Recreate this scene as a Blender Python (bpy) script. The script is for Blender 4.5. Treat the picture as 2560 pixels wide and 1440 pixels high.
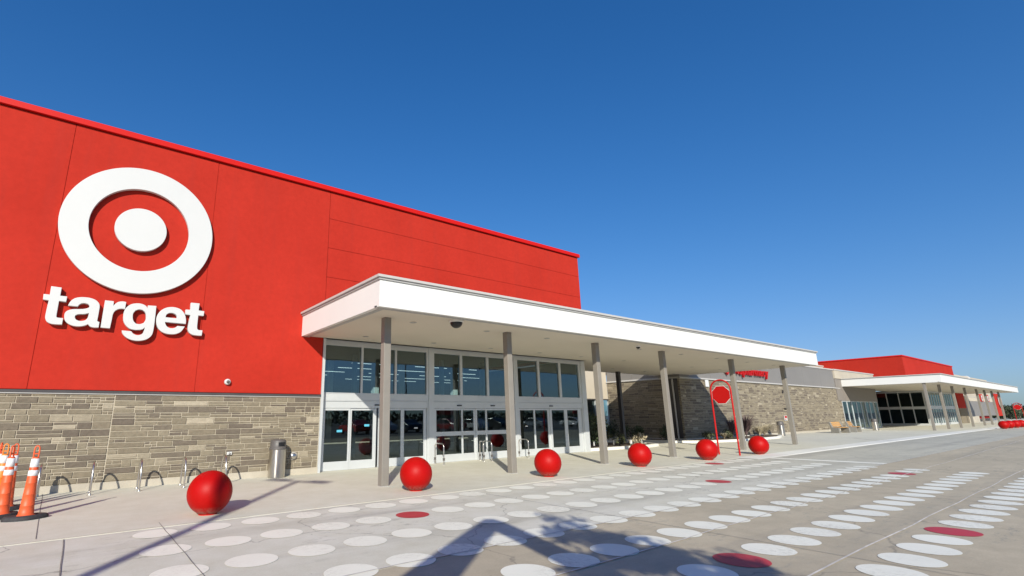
import bpy, bmesh, math, random
from math import sin, cos, pi, radians, sqrt, atan2, tan
from mathutils import Vector, Matrix, noise
random.seed(7)
scene = bpy.context.scene
for o in list(bpy.data.objects):
    bpy.data.objects.remove(o)
COL = scene.collection

# ---------------------------------------------------------------- camera
cam_d = bpy.data.cameras.new('camera'); cam = bpy.data.objects.new('camera', cam_d); COL.objects.link(cam)
R = [[0.8112760834340254, -0.5845661566438609, -0.010654808988125463],
     [-0.13000502080710544, -0.19813202497032, 0.9715155146708184],
     [0.5700261494114919, 0.7867821230733358, 0.2367363085783885]]
M = Matrix(((R[0][0], R[1][0], -R[2][0], 0), (R[0][1], R[1][1], -R[2][1], 0),
            (R[0][2], R[1][2], -R[2][2], 1.6), (0, 0, 0, 1)))
cam.matrix_world = M
cam_d.sensor_width = 36.0; cam_d.lens = 1226.3 / 2560 * 36
cam_d.shift_x = (1280 - 1118.0) / 2560; cam_d.shift_y = (744.1 - 720) / 2560
cam_d.clip_start = 0.05; cam_d.clip_end = 5000
scene.camera = cam
scene.render.resolution_x = 1024; scene.render.resolution_y = 576

# ---------------------------------------------------------------- light
SUN_AZ, SUN_EL = 54.8, 26.6            # direction the light travels (from +X towards +Y), elevation
world = bpy.data.worlds.new("World"); scene.world = world; world.use_nodes = True
nt = world.node_tree; bg = nt.nodes['Background']
sky = nt.nodes.new('ShaderNodeTexSky'); sky.sky_type = 'NISHITA'; sky.sun_disc = False
sky.sun_elevation = radians(SUN_EL)
SX, SY = -cos(radians(SUN_AZ)), -sin(radians(SUN_AZ))   # towards the sun
sky.sun_rotation = atan2(SX, SY) % (2 * pi)
sky.altitude = 0; sky.air_density = 1.0; sky.dust_density = 0.6; sky.ozone_density = 3.0
hs = nt.nodes.new('ShaderNodeHueSaturation'); hs.inputs['Saturation'].default_value = 1.3; nt.links.new(sky.outputs[0], hs.inputs['Color'])
tint = nt.nodes.new('ShaderNodeMix'); tint.data_type = 'RGBA'; tint.blend_type = 'MULTIPLY'; tint.inputs[0].default_value = 1
tint.inputs[7].default_value = (.84, 1.0, 1.27, 1); nt.links.new(hs.outputs[0], tint.inputs[6])
# soft shoulder: keeps the band near the horizon from washing out
den = nt.nodes.new('ShaderNodeVectorMath'); den.operation = 'MULTIPLY_ADD'; den.inputs[1].default_value = (.205, .125, .068); den.inputs[2].default_value = (1, 1, 1)
dv = nt.nodes.new('ShaderNodeVectorMath'); dv.operation = 'DIVIDE'
nt.links.new(tint.outputs[2], den.inputs[0]); nt.links.new(tint.outputs[2], dv.inputs[0]); nt.links.new(den.outputs[0], dv.inputs[1])
nt.links.new(dv.outputs[0], bg.inputs[0]); bg.inputs[1].default_value = 0.122
sl = bpy.data.lights.new('sun', 'SUN'); sun = bpy.data.objects.new('sun', sl); COL.objects.link(sun)
sl.energy = 4.6; sl.angle = radians(0.53); sl.color = (1.0, 0.95, 0.835)
d = Vector((-SX * cos(radians(SUN_EL)), -SY * cos(radians(SUN_EL)), -sin(radians(SUN_EL))))
sun.rotation_euler = d.to_track_quat('-Z', 'Y').to_euler(); sun.location = (-20, -30, 40)
vs = scene.view_settings; vs.view_transform = 'Standard'; vs.look = 'None'; vs.gamma = 1; vs.exposure = 0.25
scene.render.engine = 'CYCLES'
scene.cycles.max_bounces = 8; scene.cycles.transparent_max_bounces = 12

# ---------------------------------------------------------------- materials
def nodes(name):
    m = bpy.data.materials.new(name); m.use_nodes = True
    t = m.node_tree; b = t.nodes['Principled BSDF']; return m, t, b
def N(t, typ, **kw):
    n = t.nodes.new(typ)
    for k, v in kw.items():
        if k.startswith('i_'): n.inputs[k[2:].replace('_', ' ')].default_value = v
        else: setattr(n, k, v)
    return n
def coord(t, scale=(1, 1, 1)):
    g = N(t, 'ShaderNodeNewGeometry'); m = N(t, 'ShaderNodeMapping'); m.inputs['Scale'].default_value = scale
    t.links.new(g.outputs['Position'], m.inputs[0]); return m.outputs[0]
def noise_n(t, scale, detail=4, vec=(1, 1, 1), rough=.55):
    n = N(t, 'ShaderNodeTexNoise'); n.inputs['Scale'].default_value = scale; n.inputs['Detail'].default_value = detail
    n.inputs['Roughness'].default_value = rough
    t.links.new(coord(t, vec), n.inputs['Vector']); return n.outputs['Fac']
def ramp(t, fac, stops):
    r = N(t, 'ShaderNodeValToRGB'); e = r.color_ramp.elements
    while len(e) < len(stops): e.new(.5)
    for x, (p, c) in zip(e, stops):
        x.position = p; x.color = (c[0], c[1], c[2], 1) if not isinstance(c, (int, float)) else (c, c, c, 1)
    t.links.new(fac, r.inputs[0]); return r.outputs[0]
def mixc(t, fac, a, b, mode='MIX'):
    m = N(t, 'ShaderNodeMix', data_type='RGBA', blend_type=mode)
    for s, v in ((0, fac), (6, a), (7, b)):
        if hasattr(v, 'is_linked') or hasattr(v, 'links'): t.links.new(v, m.inputs[s])
        else: m.inputs[s].default_value = v if s == 0 else (v[0], v[1], v[2], 1)
    return m.outputs[2]
def bump(t, b, h, strength=.3, dist=.02):
    n = N(t, 'ShaderNodeBump'); n.inputs['Strength'].default_value = strength; n.inputs['Distance'].default_value = dist
    t.links.new(h, n.inputs['Height']); t.links.new(n.outputs[0], b.inputs['Normal'])
def simple(name, c, rough=.6, metal=0, var=.12, scale=3, bmp=0, bscale=60, spec=.5):
    m, t, b = nodes(name)
    n = noise_n(t, scale, 5)
    lo = [x * (1 - var) for x in c]; hi = [min(1, x * (1 + var)) for x in c]
    t.links.new(ramp(t, n, [(.3, lo), (.7, hi)]), b.inputs['Base Color'])
    b.inputs['Roughness'].default_value = rough; b.inputs['Metallic'].default_value = metal
    b.inputs['Specular IOR Level'].default_value = spec
    if bmp: bump(t, b, noise_n(t, bscale, 3), bmp, .01)
    return m

def concrete(name, base, dark, speck=.35, streak=.5, stain=(.16, .15, .14)):
    m, t, b = nodes(name)
    big = noise_n(t, .35, 6); mid = noise_n(t, 2.2, 6, rough=.65); fine = noise_n(t, 38, 4, rough=.7)
    st = noise_n(t, 1.1, 5, (.16, 2.2, 1), .65)
    c = ramp(t, big, [(.35, dark), (.65, base)])
    c = mixc(t, .55, c, ramp(t, mid, [(.3, .42), (.7, .58)]), 'OVERLAY')
    c = mixc(t, .30, c, ramp(t, fine, [(.3, .40), (.7, .60)]), 'OVERLAY')
    c = mixc(t, ramp(t, st, [(.60, 0), (.74, streak)]), c, stain)
    v = N(t, 'ShaderNodeTexVoronoi'); v.inputs['Scale'].default_value = 3.1; v.inputs['Randomness'].default_value = 1
    t.links.new(coord(t, (1, 1, 0)), v.inputs['Vector'])
    sp = ramp(t, v.outputs['Distance'], [(.035, speck), (.06, 0)])
    c = mixc(t, sp, c, (.10, .09, .08))
    t.links.new(c, b.inputs['Base Color'])
    b.inputs['Roughness'].default_value = .85; b.inputs['Specular IOR Level'].default_value = .25
    bump(t, b, fine, .12, .01)
    return m
MAT = {}
MAT['pavement'] = concrete('pale_pavement_concrete', (.635, .61, .50), (.58, .555, .455), .2, .12, (.42, .39, .33))
MAT['plinth'] = concrete('plinth_concrete', (.50, .45, .36), (.42, .38, .31), .1, .1)
MAT['kerb'] = concrete('kerb_concrete', (.80, .78, .70), (.70, .68, .61), .1, .1)
def road_mat():
    m, t, b = nodes('road_concrete')
    g = N(t, 'ShaderNodeNewGeometry'); s = N(t, 'ShaderNodeSeparateXYZ'); t.links.new(g.outputs['Position'], s.inputs[0])
    big = noise_n(t, .3, 6); mid = noise_n(t, 2.0, 7, rough=.68); fine = noise_n(t, 42, 4, rough=.7)
    # two pours: pale grey lane near the shop, tan one further out
    lane = N(t, 'ShaderNodeMath', operation='GREATER_THAN'); t.links.new(s.outputs[1], lane.inputs[0]); lane.inputs[1].default_value = 5.2
    # the crossing's slab is cleaner and paler than the lane beyond it
    xn = N(t, 'ShaderNodeMath', operation='MULTIPLY_ADD'); t.links.new(mid, xn.inputs[0]); xn.inputs[1].default_value = 5; t.links.new(s.outputs[0], xn.inputs[2])
    xm = N(t, 'ShaderNodeMapRange'); t.links.new(xn.outputs[0], xm.inputs[0]); xm.inputs[1].default_value = 12; xm.inputs[2].default_value = 25
    ln = mixc(t, xm.outputs[0], (.615, .59, .50), (.49, .465, .38))
    c = mixc(t, lane.outputs[0], (.47, .405, .295), ln)
    c = mixc(t, .6, c, ramp(t, big, [(.3, .42), (.7, .58)]), 'OVERLAY')
    c = mixc(t, .5, c, ramp(t, mid, [(.28, .38), (.72, .62)]), 'OVERLAY')
    c = mixc(t, .32, c, ramp(t, fine, [(.3, .38), (.7, .62)]), 'OVERLAY')
    # mottled scuffs in the near lane
    sc = noise_n(t, 3.4, 8, (.8, 2.4, 1), .75)
    msk = noise_n(t, .33, 3)
    f = N(t, 'ShaderNodeMath', operation='MULTIPLY'); t.links.new(ramp(t, sc, [(.54, 0), (.60, .55)]), f.inputs[0]); t.links.new(ramp(t, msk, [(.46, 0), (.58, 1)]), f.inputs[1])
    c = mixc(t, f.outputs[0], c, (.30, .285, .24))
    # tyre smears along the lane, darker towards the far part
    st = noise_n(t, 1.0, 5, (.10, 1.7, 1), .6); far = ramp(t, big, [(.4, .12), (.6, .5)])
    f2 = N(t, 'ShaderNodeMath', operation='MULTIPLY'); t.links.new(ramp(t, st, [(.56, 0), (.72, 1)]), f2.inputs[0]); t.links.new(far, f2.inputs[1])
    c = mixc(t, f2.outputs[0], c, (.22, .205, .19))
    v = N(t, 'ShaderNodeTexVoronoi'); v.inputs['Scale'].default_value = 2.3
    t.links.new(coord(t, (1, 1, 0)), v.inputs['Vector'])
    c = mixc(t, ramp(t, v.outputs['Distance'], [(.02, .6), (.04, 0)]), c, (.09, .08, .07))
    # hairline cracks and gum spots
    vc = N(t, 'ShaderNodeTexVoronoi', feature='DISTANCE_TO_EDGE'); vc.inputs['Scale'].default_value = .22
    wv = N(t, 'ShaderNodeVectorMath', operation='MULTIPLY_ADD'); wn = N(t, 'ShaderNodeTexNoise'); wn.inputs['Scale'].default_value = 1.3; wn.inputs['Detail'].default_value = 5
    t.links.new(coord(t), wn.inputs['Vector']); t.links.new(wn.outputs['Color'], wv.inputs[0]); wv.inputs[1].default_value = (.9, .9, 0); t.links.new(coord(t, (1, 1, 0)), wv.inputs[2]); t.links.new(wv.outputs[0], vc.inputs['Vector'])
    c = mixc(t, ramp(t, vc.outputs['Distance'], [(.0009, .55), (.0022, 0)]), c, (.16, .15, .13))
    # oil-darkened wheel tracks
    tr = N(t, 'ShaderNodeMath', operation='SINE'); ty = N(t, 'ShaderNodeMath', operation='MULTIPLY'); t.links.new(s.outputs[1], ty.inputs[0]); ty.inputs[1].default_value = 3.3; t.links.new(ty.outputs[0], tr.inputs[0])
    tn = noise_n(t, 1.0, 6, (.12, .9, 1), .65)
    f3 = N(t, 'ShaderNodeMath', operation='MULTIPLY'); t.links.new(ramp(t, tr.outputs[0], [(.35, 0), (1, .42)]), f3.inputs[0]); t.links.new(ramp(t, tn, [(.42, 0), (.66, 1)]), f3.inputs[1])
    c = mixc(t, f3.outputs[0], c, (.27, .25, .21))
    t.links.new(c, b.inputs['Base Color']); b.inputs['Roughness'].default_value = .82; b.inputs['Specular IOR Level'].default_value = .3
    bump(t, b, fine, .15, .01)
    return m
MAT['road'] = road_mat()
MAT['asphalt'] = simple('car_park_asphalt', (.12, .115, .11), .9, var=.25, scale=.5)
MAT['joint'] = simple('joint_sealant', (.21, .195, .175), .8, var=.4, scale=9)
MAT['jointlight'] = simple('pale_joint_filler', (.60, .57, .52), .8, var=.25, scale=5)
def paint_dot(name, c, wear):
    m, t, b = nodes(name)
    n = noise_n(t, 3.5, 8, rough=.7); n2 = noise_n(t, .9, 4)
    col = ramp(t, n2, [(.3, [x * .93 for x in c]), (.7, c)])
    col = mixc(t, ramp(t, n, [(.60, 0), (.74, .55)]), col, wear)
    n3 = noise_n(t, 2.6, 6, (.25, 2.5, 1), .7)
    col = mixc(t, ramp(t, n3, [(.60, 0), (.72, .35)]), col, wear)
    n4 = noise_n(t, 14, 8, rough=.8); msk = noise_n(t, .8, 4)
    f4 = N(t, 'ShaderNodeMath', operation='MULTIPLY'); t.links.new(ramp(t, n4, [(.47, 0), (.58, .85)]), f4.inputs[0]); t.links.new(ramp(t, msk, [(.48, 0), (.66, 1)]), f4.inputs[1])
    col = mixc(t, f4.outputs[0], col, wear)
    t.links.new(col, b.inputs['Base Color']); b.inputs['Roughness'].default_value = .6
    return m
MAT['whitedot'] = paint_dot('white_road_paint', (.87, .85, .73), (.60, .57, .48))
MAT['reddot'] = paint_dot('red_road_paint', (.52, .045, .055), (.36, .06, .06))
def stucco():
    m, t, b = nodes('red_stucco')
    a = noise_n(t, .55, 6, (1, 1, .7), .65); f = noise_n(t, 7, 5, rough=.7); stk = noise_n(t, 1.6, 5, (1.6, 1, .10), .6)
    c = ramp(t, a, [(.3, (.405, .025, .014)), (.72, (.475, .031, .018))])
    c = mixc(t, .45, c, ramp(t, f, [(.3, .43), (.7, .57)]), 'OVERLAY'); c = mixc(t, ramp(t, stk, [(.52, 0), (.70, .28)]), c, (.33, .030, .022))
    t.links.new(c, b.inputs['Base Color']); b.inputs['Roughness'].default_value = .85; b.inputs['Specular IOR Level'].default_value = .12
    bump(t, b, noise_n(t, 120, 3), .25, .006)
    return m
MAT['red'] = stucco()
MAT['redtrim'] = simple('red_metal_trim', (.56, .010, .006), .5, var=.04, spec=.2)
MAT['redgloss'] = simple('red_powder_coat', (.46, .006, .005), .45, var=.03, spec=.3)
def ballmat():
    m, t, b = nodes('red_ball_paint')
    n = noise_n(t, 6, 5, rough=.7)
    c = ramp(t, n, [(.3, (.385, .002, .001)), (.75, (.42, .004, .003))])
    sc = noise_n(t, 5, 10, (1, 1, 2.2), .82); c = mixc(t, ramp(t, sc, [(.64, 0), (.70, .45)]), c, (.42, .16, .13))
    g = N(t, 'ShaderNodeNewGeometry'); sz = N(t, 'ShaderNodeSeparateXYZ'); t.links.new(g.outputs['Position'], sz.inputs[0])
    lo = N(t, 'ShaderNodeMath', operation='MULTIPLY'); t.links.new(ramp(t, sz.outputs[2], [(.02, .55), (.16, 0)]), lo.inputs[0]); t.links.new(ramp(t, noise_n(t, 22, 5), [(.35, 0), (.6, 1)]), lo.inputs[1])
    c = mixc(t, lo.outputs[0], c, (.36, .27, .21)); t.links.new(c, b.inputs['Base Color'])
    b.inputs['Roughness'].default_value = .48; b.inputs['Specular IOR Level'].default_value = .17
    bump(t, b, noise_n(t, 150, 2), .18, .003)
    return m
MAT['ball'] = ballmat()
MAT['white'] = simple('white_fascia_metal', (.74, .735, .70), .5, var=.015, scale=.6)
MAT['signwhite'] = simple('white_sign_face', (.60, .60, .58), .45, var=.01)
MAT['greytrim'] = simple('grey_coping_metal', (.42, .41, .39), .45, var=.06)
MAT['soffit'] = simple('soffit_plaster', (.66, .60, .50), .85, var=.03, scale=.5)
MAT['alu'] = simple('clear_anodised_aluminium', (.60, .62, .62), .42, metal=.25, var=.04, scale=1.5)
MAT['colpaint'] = simple('taupe_column_paint', (.235, .215, .185), .6, var=.05)
MAT['darkcol'] = simple('dark_bronze_metal', (.06, .055, .055), .5)
MAT['beige'] = simple('beige_stucco', (.50, .44, .345), .85, var=.05, scale=.8, bmp=.1)
MAT['greymetal'] = simple('grey_wall_panel', (.21, .198, .185), .6, var=.04, scale=.4)
MAT['brownpanel'] = simple('taupe_wall_panel', (.22, .195, .17), .6, var=.04)
MAT['trimlight'] = simple('light_trim_metal', (.50, .48, .45), .5, var=.03)
MAT['steel'] = simple('brushed_steel', (.62, .59, .55), .28, metal=1, var=.05, scale=2)
MAT['castlid'] = simple('grey_plastic_lid', (.105, .095, .088), .5, var=.05)
MAT['black'] = simple('black_plastic', (.012, .012, .013), .35)
MAT['rubber'] = simple('black_rubber', (.035, .033, .035), .75, var=.3, scale=20)
MAT['orange'] = simple('orange_plastic', (.72, .105, .028), .5, var=.06, scale=6)
MAT['orangey'] = simple('faded_orange_plastic', (.80, .22, .025), .5, var=.06, scale=6)
MAT['reflect'] = simple('white_reflective_sheet', (.72, .73, .72), .35, var=.05, scale=30)
MAT['wood'] = simple('bench_wood', (.50, .27, .09), .6, var=.2, scale=12)
MAT['benchconc'] = simple('bench_concrete', (.22, .21, .185), .8, var=.1)
MAT['sticker'] = simple('blue_sticker', (.10, .45, .62), .5, var=.02)
MAT['greyint'] = simple('interior_grey_paint', (.16, .16, .15), .8)
MAT['intfloor'] = simple('interior_floor_tile', (.25, .24, .23), .4)
MAT['intcol'] = simple('interior_column_paint', (.45, .5, .5), .7)
MAT['leaf'] = simple('dark_green_leaf', (.050, .072, .028), .6, var=.4, scale=9)
MAT['leaf2'] = simple('olive_green_leaf', (.085, .095, .04), .6, var=.4, scale=9)
MAT['dry'] = simple('dry_leaf', (.42, .36, .24), .7, var=.3, scale=14)
MAT['purple'] = simple('purple_grass_blade', (.13, .085, .085), .7, var=.4, scale=20)
MAT['mulch'] = simple('planter_mulch', (.12, .09, .06), .95, var=.5, scale=25, bmp=.8, bscale=40)
MAT['bark'] = simple('tree_bark', (.14, .11, .085), .9, var=.3, scale=12)
MAT['tree'] = simple('tree_leaf', (.05, .065, .03), .7, var=.4, scale=2)
MAT['timber'] = simple('grey_timber', (.25, .2, .15), .8, var=.2)
def steel_brushed():
    m, t, b = nodes('brushed_stainless_drum')
    n = noise_n(t, 30, 4, (6, 6, .25), .6)
    t.links.new(ramp(t, n, [(.3, (.52, .49, .45)), (.7, (.66, .63, .59))]), b.inputs['Base Color'])
    b.inputs['Metallic'].default_value = 1; b.inputs['Roughness'].default_value = .32
    b.inputs['Anisotropic'].default_value = .9; b.inputs['Anisotropic Rotation'].default_value = .25
    return m
MAT['drum'] = steel_brushed()
def glassmat(name, tint, ior, rough=.0):
    m = bpy.data.materials.new(name); m.use_nodes = True; t = m.node_tree
    for n in list(t.nodes): t.nodes.remove(n)
    o = N(t, 'ShaderNodeOutputMaterial'); mx = N(t, 'ShaderNodeMixShader'); tr = N(t, 'ShaderNodeBsdfTransparent'); gl = N(t, 'ShaderNodeBsdfGlossy')
    tr.inputs[0].default_value = (*tint, 1); gl.inputs['Roughness'].default_value = rough; gl.inputs[0].default_value = (.78, .97, 1, 1)
    fr = N(t, 'ShaderNodeFresnel'); fr.inputs[0].default_value = ior
    wn = noise_n(t, .55, 2); bp = N(t, 'ShaderNodeBump'); bp.inputs['Strength'].default_value = .05; bp.inputs['Distance'].default_value = .05
    t.links.new(wn, bp.inputs['Height']); t.links.new(bp.outputs[0], gl.inputs['Normal'])
    t.links.new(fr.outputs[0], mx.inputs[0]); t.links.new(tr.outputs[0], mx.inputs[1]); t.links.new(gl.outputs[0], mx.inputs[2])
    t.links.new(mx.outputs[0], o.inputs[0]); return m
MAT['glass'] = glassmat('shop_window_glass', (.46, .66, .68), 2.35)
MAT['glass2'] = glassmat('door_glass', (.50, .60, .60), 1.95)
def emis(name, c, s):
    m, t, b = nodes(name); b.inputs['Base Color'].default_value = (*c, 1)
    b.inputs['Emission Color'].default_value = (*c, 1); b.inputs['Emission Strength'].default_value = s; return m
MAT['lamp'] = emis('lit_ceiling_tube', (1, .98, .92), 1.0)
MAT['downlight'] = simple('downlight_lens', (.75, .73, .68), .3)
def stonemat():
    m, t, b = nodes('ashlar_stone')
    a = N(t, 'ShaderNodeAttribute'); a.attribute_name = 'tone'
    n = noise_n(t, 9, 6, (1, 1, 1.6), .7); n2 = noise_n(t, 55, 4, rough=.7)
    c = ramp(t, a.outputs['Fac'], [(0, (.150, .123, .096)), (.28, (.180, .150, .113)), (.42, (.215, .180, .129)), (.8, (.255, .217, .155)), (.93, (.275, .235, .17)), (1, (.41, .355, .265))])
    c = mixc(t, .75, c, ramp(t, n, [(.25, .36), (.75, .64)]), 'OVERLAY')
    c = mixc(t, .45, c, ramp(t, n2, [(.3, .42), (.7, .58)]), 'OVERLAY')
    t.links.new(c, b.inputs['Base Color']); b.inputs['Roughness'].default_value = .88; b.inputs['Specular IOR Level'].default_value = .2
    h = N(t, 'ShaderNodeMath', operation='MULTIPLY_ADD'); t.links.new(n, h.inputs[0]); h.inputs[1].default_value = 2.0; t.links.new(n2, h.inputs[2])
    bump(t, b, h.outputs[0], .55, .02)
    return m
MAT['stone'] = stonemat()
MAT['mortar'] = simple('pale_mortar', (.47, .415, .32), .9, var=.08, scale=6)

# ---------------------------------------------------------------- mesh helpers
class MB:
    def __init__(s, org=(0, 0, 0)): s.v = []; s.f = []; s.o = Vector(org); s.tone = []; s.sm = []
    def add(s, vs, fs, tone=.5, smooth=False):
        k = len(s.v); s.v += [tuple(Vector(p) - s.o) for p in vs]
        for f in fs: s.f.append([i + k for i in f]); s.tone.append(tone); s.sm.append(smooth)
    def box(s, x0, x1, y0, y1, z0, z1, tone=.5):
        x0, x1 = min(x0, x1), max(x0, x1); y0, y1 = min(y0, y1), max(y0, y1); z0, z1 = min(z0, z1), max(z0, z1)
        s.add([(x0, y0, z0), (x1, y0, z0), (x1, y1, z0), (x0, y1, z0), (x0, y0, z1), (x1, y0, z1), (x1, y1, z1), (x0, y1, z1)],
              [(0, 3, 2, 1), (4, 5, 6, 7), (0, 1, 5, 4), (1, 2, 6, 5), (2, 3, 7, 6), (3, 0, 4, 7)], tone)
    def sheet(s, x0, x1, y, z0, z1): s.add([(x0, y, z0), (x1, y, z0), (x1, y, z1), (x0, y, z1)], [(0, 1, 2, 3)])      # faces -Y
    def prism(s, poly, fn, a, b):       # poly of (u,v); fn(u,v,w) -> xyz
        n = len(poly)
        s.add([fn(u, v, a) for u, v in poly] + [fn(u, v, b) for u, v in poly],
              [tuple(range(n))[::-1], tuple(range(n, 2 * n))] + [(i, (i + 1) % n, n + (i + 1) % n, n + i) for i in range(n)])
    def tube(s, pts, r, n=10, closed=False, cap=True):
        pts = [Vector(p) for p in pts]; rr = r if isinstance(r, (list, tuple)) else [r] * len(pts)
        ring = []; up = None
        for i, p in enumerate(pts):
            a = pts[i - 1] if (i or closed) else p; c = pts[(i + 1) % len(pts)] if (i < len(pts) - 1 or closed) else p
            t_ = (c - a).normalized()
            if up is None: up = t_.orthogonal().normalized()
            up = (up - t_ * up.dot(t_)); up = up.normalized() if up.length > 1e-6 else t_.orthogonal().normalized()
            w = t_.cross(up)
            ring.append([p + (up * cos(2 * pi * k / n) + w * sin(2 * pi * k / n)) * rr[i] for k in range(n)])
        vs = [q for rg in ring for q in rg]; fs = []
        m = len(pts)
        for i in range(m if closed else m - 1):
            j = (i + 1) % m
            for k in range(n): fs.append((i * n + k, i * n + (k + 1) % n, j * n + (k + 1) % n, j * n + k))
        s.add(vs, fs, smooth=True)
        if cap and not closed: s.add(ring[0], [tuple(range(n))[::-1]]); s.add(ring[-1], [tuple(range(n))])
    def lathe(s, prof, c=(0, 0, 0), n=32, smooth=True, sx=1, sy=1):   # prof of (r,z)
        c = Vector(c); vs = []; fs = []
        for r, z in prof:
            for k in range(n): vs.append(c + Vector((r * sx * cos(2 * pi * k / n), r * sy * sin(2 * pi * k / n), z)))
        for i in range(len(prof) - 1):
            for k in range(n): fs.append((i * n + k, i * n + (k + 1) % n, (i + 1) * n + (k + 1) % n, (i + 1) * n + k))
        s.add(vs, fs, smooth=smooth)
    def build(s, name, mat, parent=None, loc=None, bevel=0):
        me = bpy.data.meshes.new(name); me.from_pydata(s.v, [], s.f); me.update()
        me.polygons.foreach_set('use_smooth', s.sm)
        at = me.attributes.new('tone', 'FLOAT', 'FACE'); at.data.foreach_set('value', s.tone)
        me.materials.append(mat)
        ob = bpy.data.objects.new(name, me); COL.objects.link(ob)
        if parent: ob.parent = parent
        if loc: ob.location = loc
        if bevel:
            bv = ob.modifiers.new('bevel', 'BEVEL'); bv.width = bevel; bv.segments = 2; bv.limit_method = 'ANGLE'
        return ob
def tag(o, label=None, cat=None, group=None, kind=None):
    if label: o['label'] = label
    if cat: o['category'] = cat
    if group: o['group'] = group
    if kind: o['kind'] = kind
    return o
def empty(name, loc=(0, 0, 0), rz=0, **kw):
    e = bpy.data.objects.new(name, None); COL.objects.link(e); e.location = loc; e.rotation_euler = (0, 0, rz); e.empty_display_size = .2
    return tag(e, **kw)
def copy_tree(o, parent=None):
    c = o.copy(); COL.objects.link(c)
    if parent: c.parent = parent
    for ch in [x for x in bpy.data.objects if x.parent == o]: copy_tree(ch, c)
    return c
def setl(o, loc, rz=0, label=None, group=None, name=None):
    o.location = loc; o.rotation_euler = (o.rotation_euler[0], o.rotation_euler[1], rz)
    if label: o['label'] = label
    if group: o['group'] = group
    return o
PZ = .007      # pavement surface

# ---------------------------------------------------------------- ground
b = MB(); b.add([(-900, -900, -.06), (2500, -900, -.06), (2500, 1500, -.06), (-900, 1500, -.06)], [(0, 1, 2, 3)])
tag(b.build('ground', MAT['asphalt']), kind='structure')
b = MB(); b.box(-60, 420, -9, 9.2, -.2, 0); tag(b.build('road', MAT['road']), kind='structure')
b = MB(); b.box(-60, 420, 9.2, 60, -.2, PZ); tag(b.build('pavement', MAT['pavement']), kind='structure')
b = MB()      # kerb lip rising beyond the crossing
prof = [(0, 0), (19.95, 0.0), (26, .02), (400, .02)]
for (xa, ha), (xb_, hb) in zip(prof[1:-1], prof[2:]):
    y0, y1 = 8.50, 9.33
    b.add([(xa, y0, .004), (xb_, y0, .004), (xb_, y0 + .06, .0095 + hb), (xa, y0 + .06, .0095 + ha), (xb_, y1, .0095 + hb), (xa, y1, .0095 + ha), (xb_, y1 + .05, .0085), (xa, y1 + .05, .0085)],
          [(0, 1, 2, 3), (3, 2, 4, 5), (5, 4, 6, 7)])
tag(b.build('kerb', MAT['kerb']), kind='structure')
b = MB()
def strip(b, pts, w, z=.004):
    for (x0, y0), (x1, y1) in zip(pts, pts[1:]):
        dx, dy = x1 - x0, y1 - y0; l = sqrt(dx * dx + dy * dy); nx, ny = -dy / l * w / 2, dx / l * w / 2
        b.add([(x0 + nx, y0 + ny, z), (x0 - nx, y0 - ny, z), (x1 - nx, y1 - ny, z), (x1 + nx, y1 + ny, z)], [(0, 1, 2, 3)])
def wob(x0, y0, x1, y1, n=20, a=.01):
    return [(x0 + (x1 - x0) * i / n + random.uniform(-a, a), y0 + (y1 - y0) * i / n + random.uniform(-a, a)) for i in range(n + 1)]
strip(b, wob(0, 9.15, .07, 2, 14, .006), .013, .008)
strip(b, wob(1.2, 9.6, 1.27, 4.0, 14, .006), .009, .012)
for x in (-.32, 27, 45, 57, 80): strip(b, wob(x, 9.4, x - .2, 14.9, 8, .004), .010, .012)
strip(b, [(-60, 9.2), (2.5, 9.2)], .008, .012); strip(b, [(40.8, 14), (40.8, 11.5), (38.6, 10.1), (37.9, 9.36)], .05, .0115); strip(b, [(37.9, 9.36), (37.0, 8.2)], .05, .033); strip(b, [(37.0, 8.2), (33.6, 3.4), (31.6, .5)], .05, .006)
for x in (7.2, 13.3, 26.5, 33.7, 41, 52): strip(b, wob(x, 8.8, x + .2, -6, 30, .01), .011, .008)
for y in (-1.5, ): strip(b, wob(-20, y, 120, y, 80, .02), .014, .008)
b_dark = b.build('road_joints', MAT['joint']); tag(b_dark, kind='structure')
b = MB()
strip(b, wob(-20, 5.25, 60, 5.1, 90, .02), .026, .0095); strip(b, wob(-20, 3.55, 60, 4.6, 90, .025), .024, .0095); strip(b, wob(-20, 2.32, 70, 2.3, 90, .02), .022, .0095)
tag(b.build('road_joint_filler', MAT['jointlight']), kind='structure')
# painted dots
rows_y = [8.745, 7.605, 6.45, 5.305, 4.146, 3.0, 1.86, .71, -.44]
red = {(0, 22), (2, 16), (4, 23), (5, 7), (6, 12), (1, 5), (8, 4)}
bw, br = MB(), MB()
for r, y in enumerate(rows_y):
    for k in range(26):
        q = br if (r, k) in red else bw
        cx, cy = 1.07 + .7344 * k + random.uniform(-.012, .012), y + random.uniform(-.012, .012); rad = .288 * random.uniform(.985, 1.015)
        q.add([(cx + rad * cos(2 * pi * a / 48) * (1 + .012 * noise.noise(Vector((cx * 3, cy * 3, a * .4)))), cy + rad * sin(2 * pi * a / 48) * (1 + .012 * noise.noise(Vector((cx * 3, cy * 3 + 9, a * .4)))), .005) for a in range(48)], [tuple(range(48))])
strip(bw, [(20.85, 8.45), (21.05, 5.2)], .5, .005)
tag(bw.build('road_marking', MAT['whitedot']), kind='structure'); tag(br.build('red_road_marking', MAT['reddot']), kind='structure')

# ---------------------------------------------------------------- the shop
YW, YS, YC = 14.976, 15.18, 9.837
shop = empty('store_building', (12, 16, 0), label='long red, white and stone retail store with two canopied entrances', cat='store')
SO = (12, 16, 0)
def part(b, name, mat, parent=None, **kw):
    return b.build(name, mat, parent or shop, **kw)
def B(): return MB(SO)
def sub(b, name, mat, parent, **kw): return b.build(name, mat, parent, **kw)   # parent sits at the shop's origin

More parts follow.
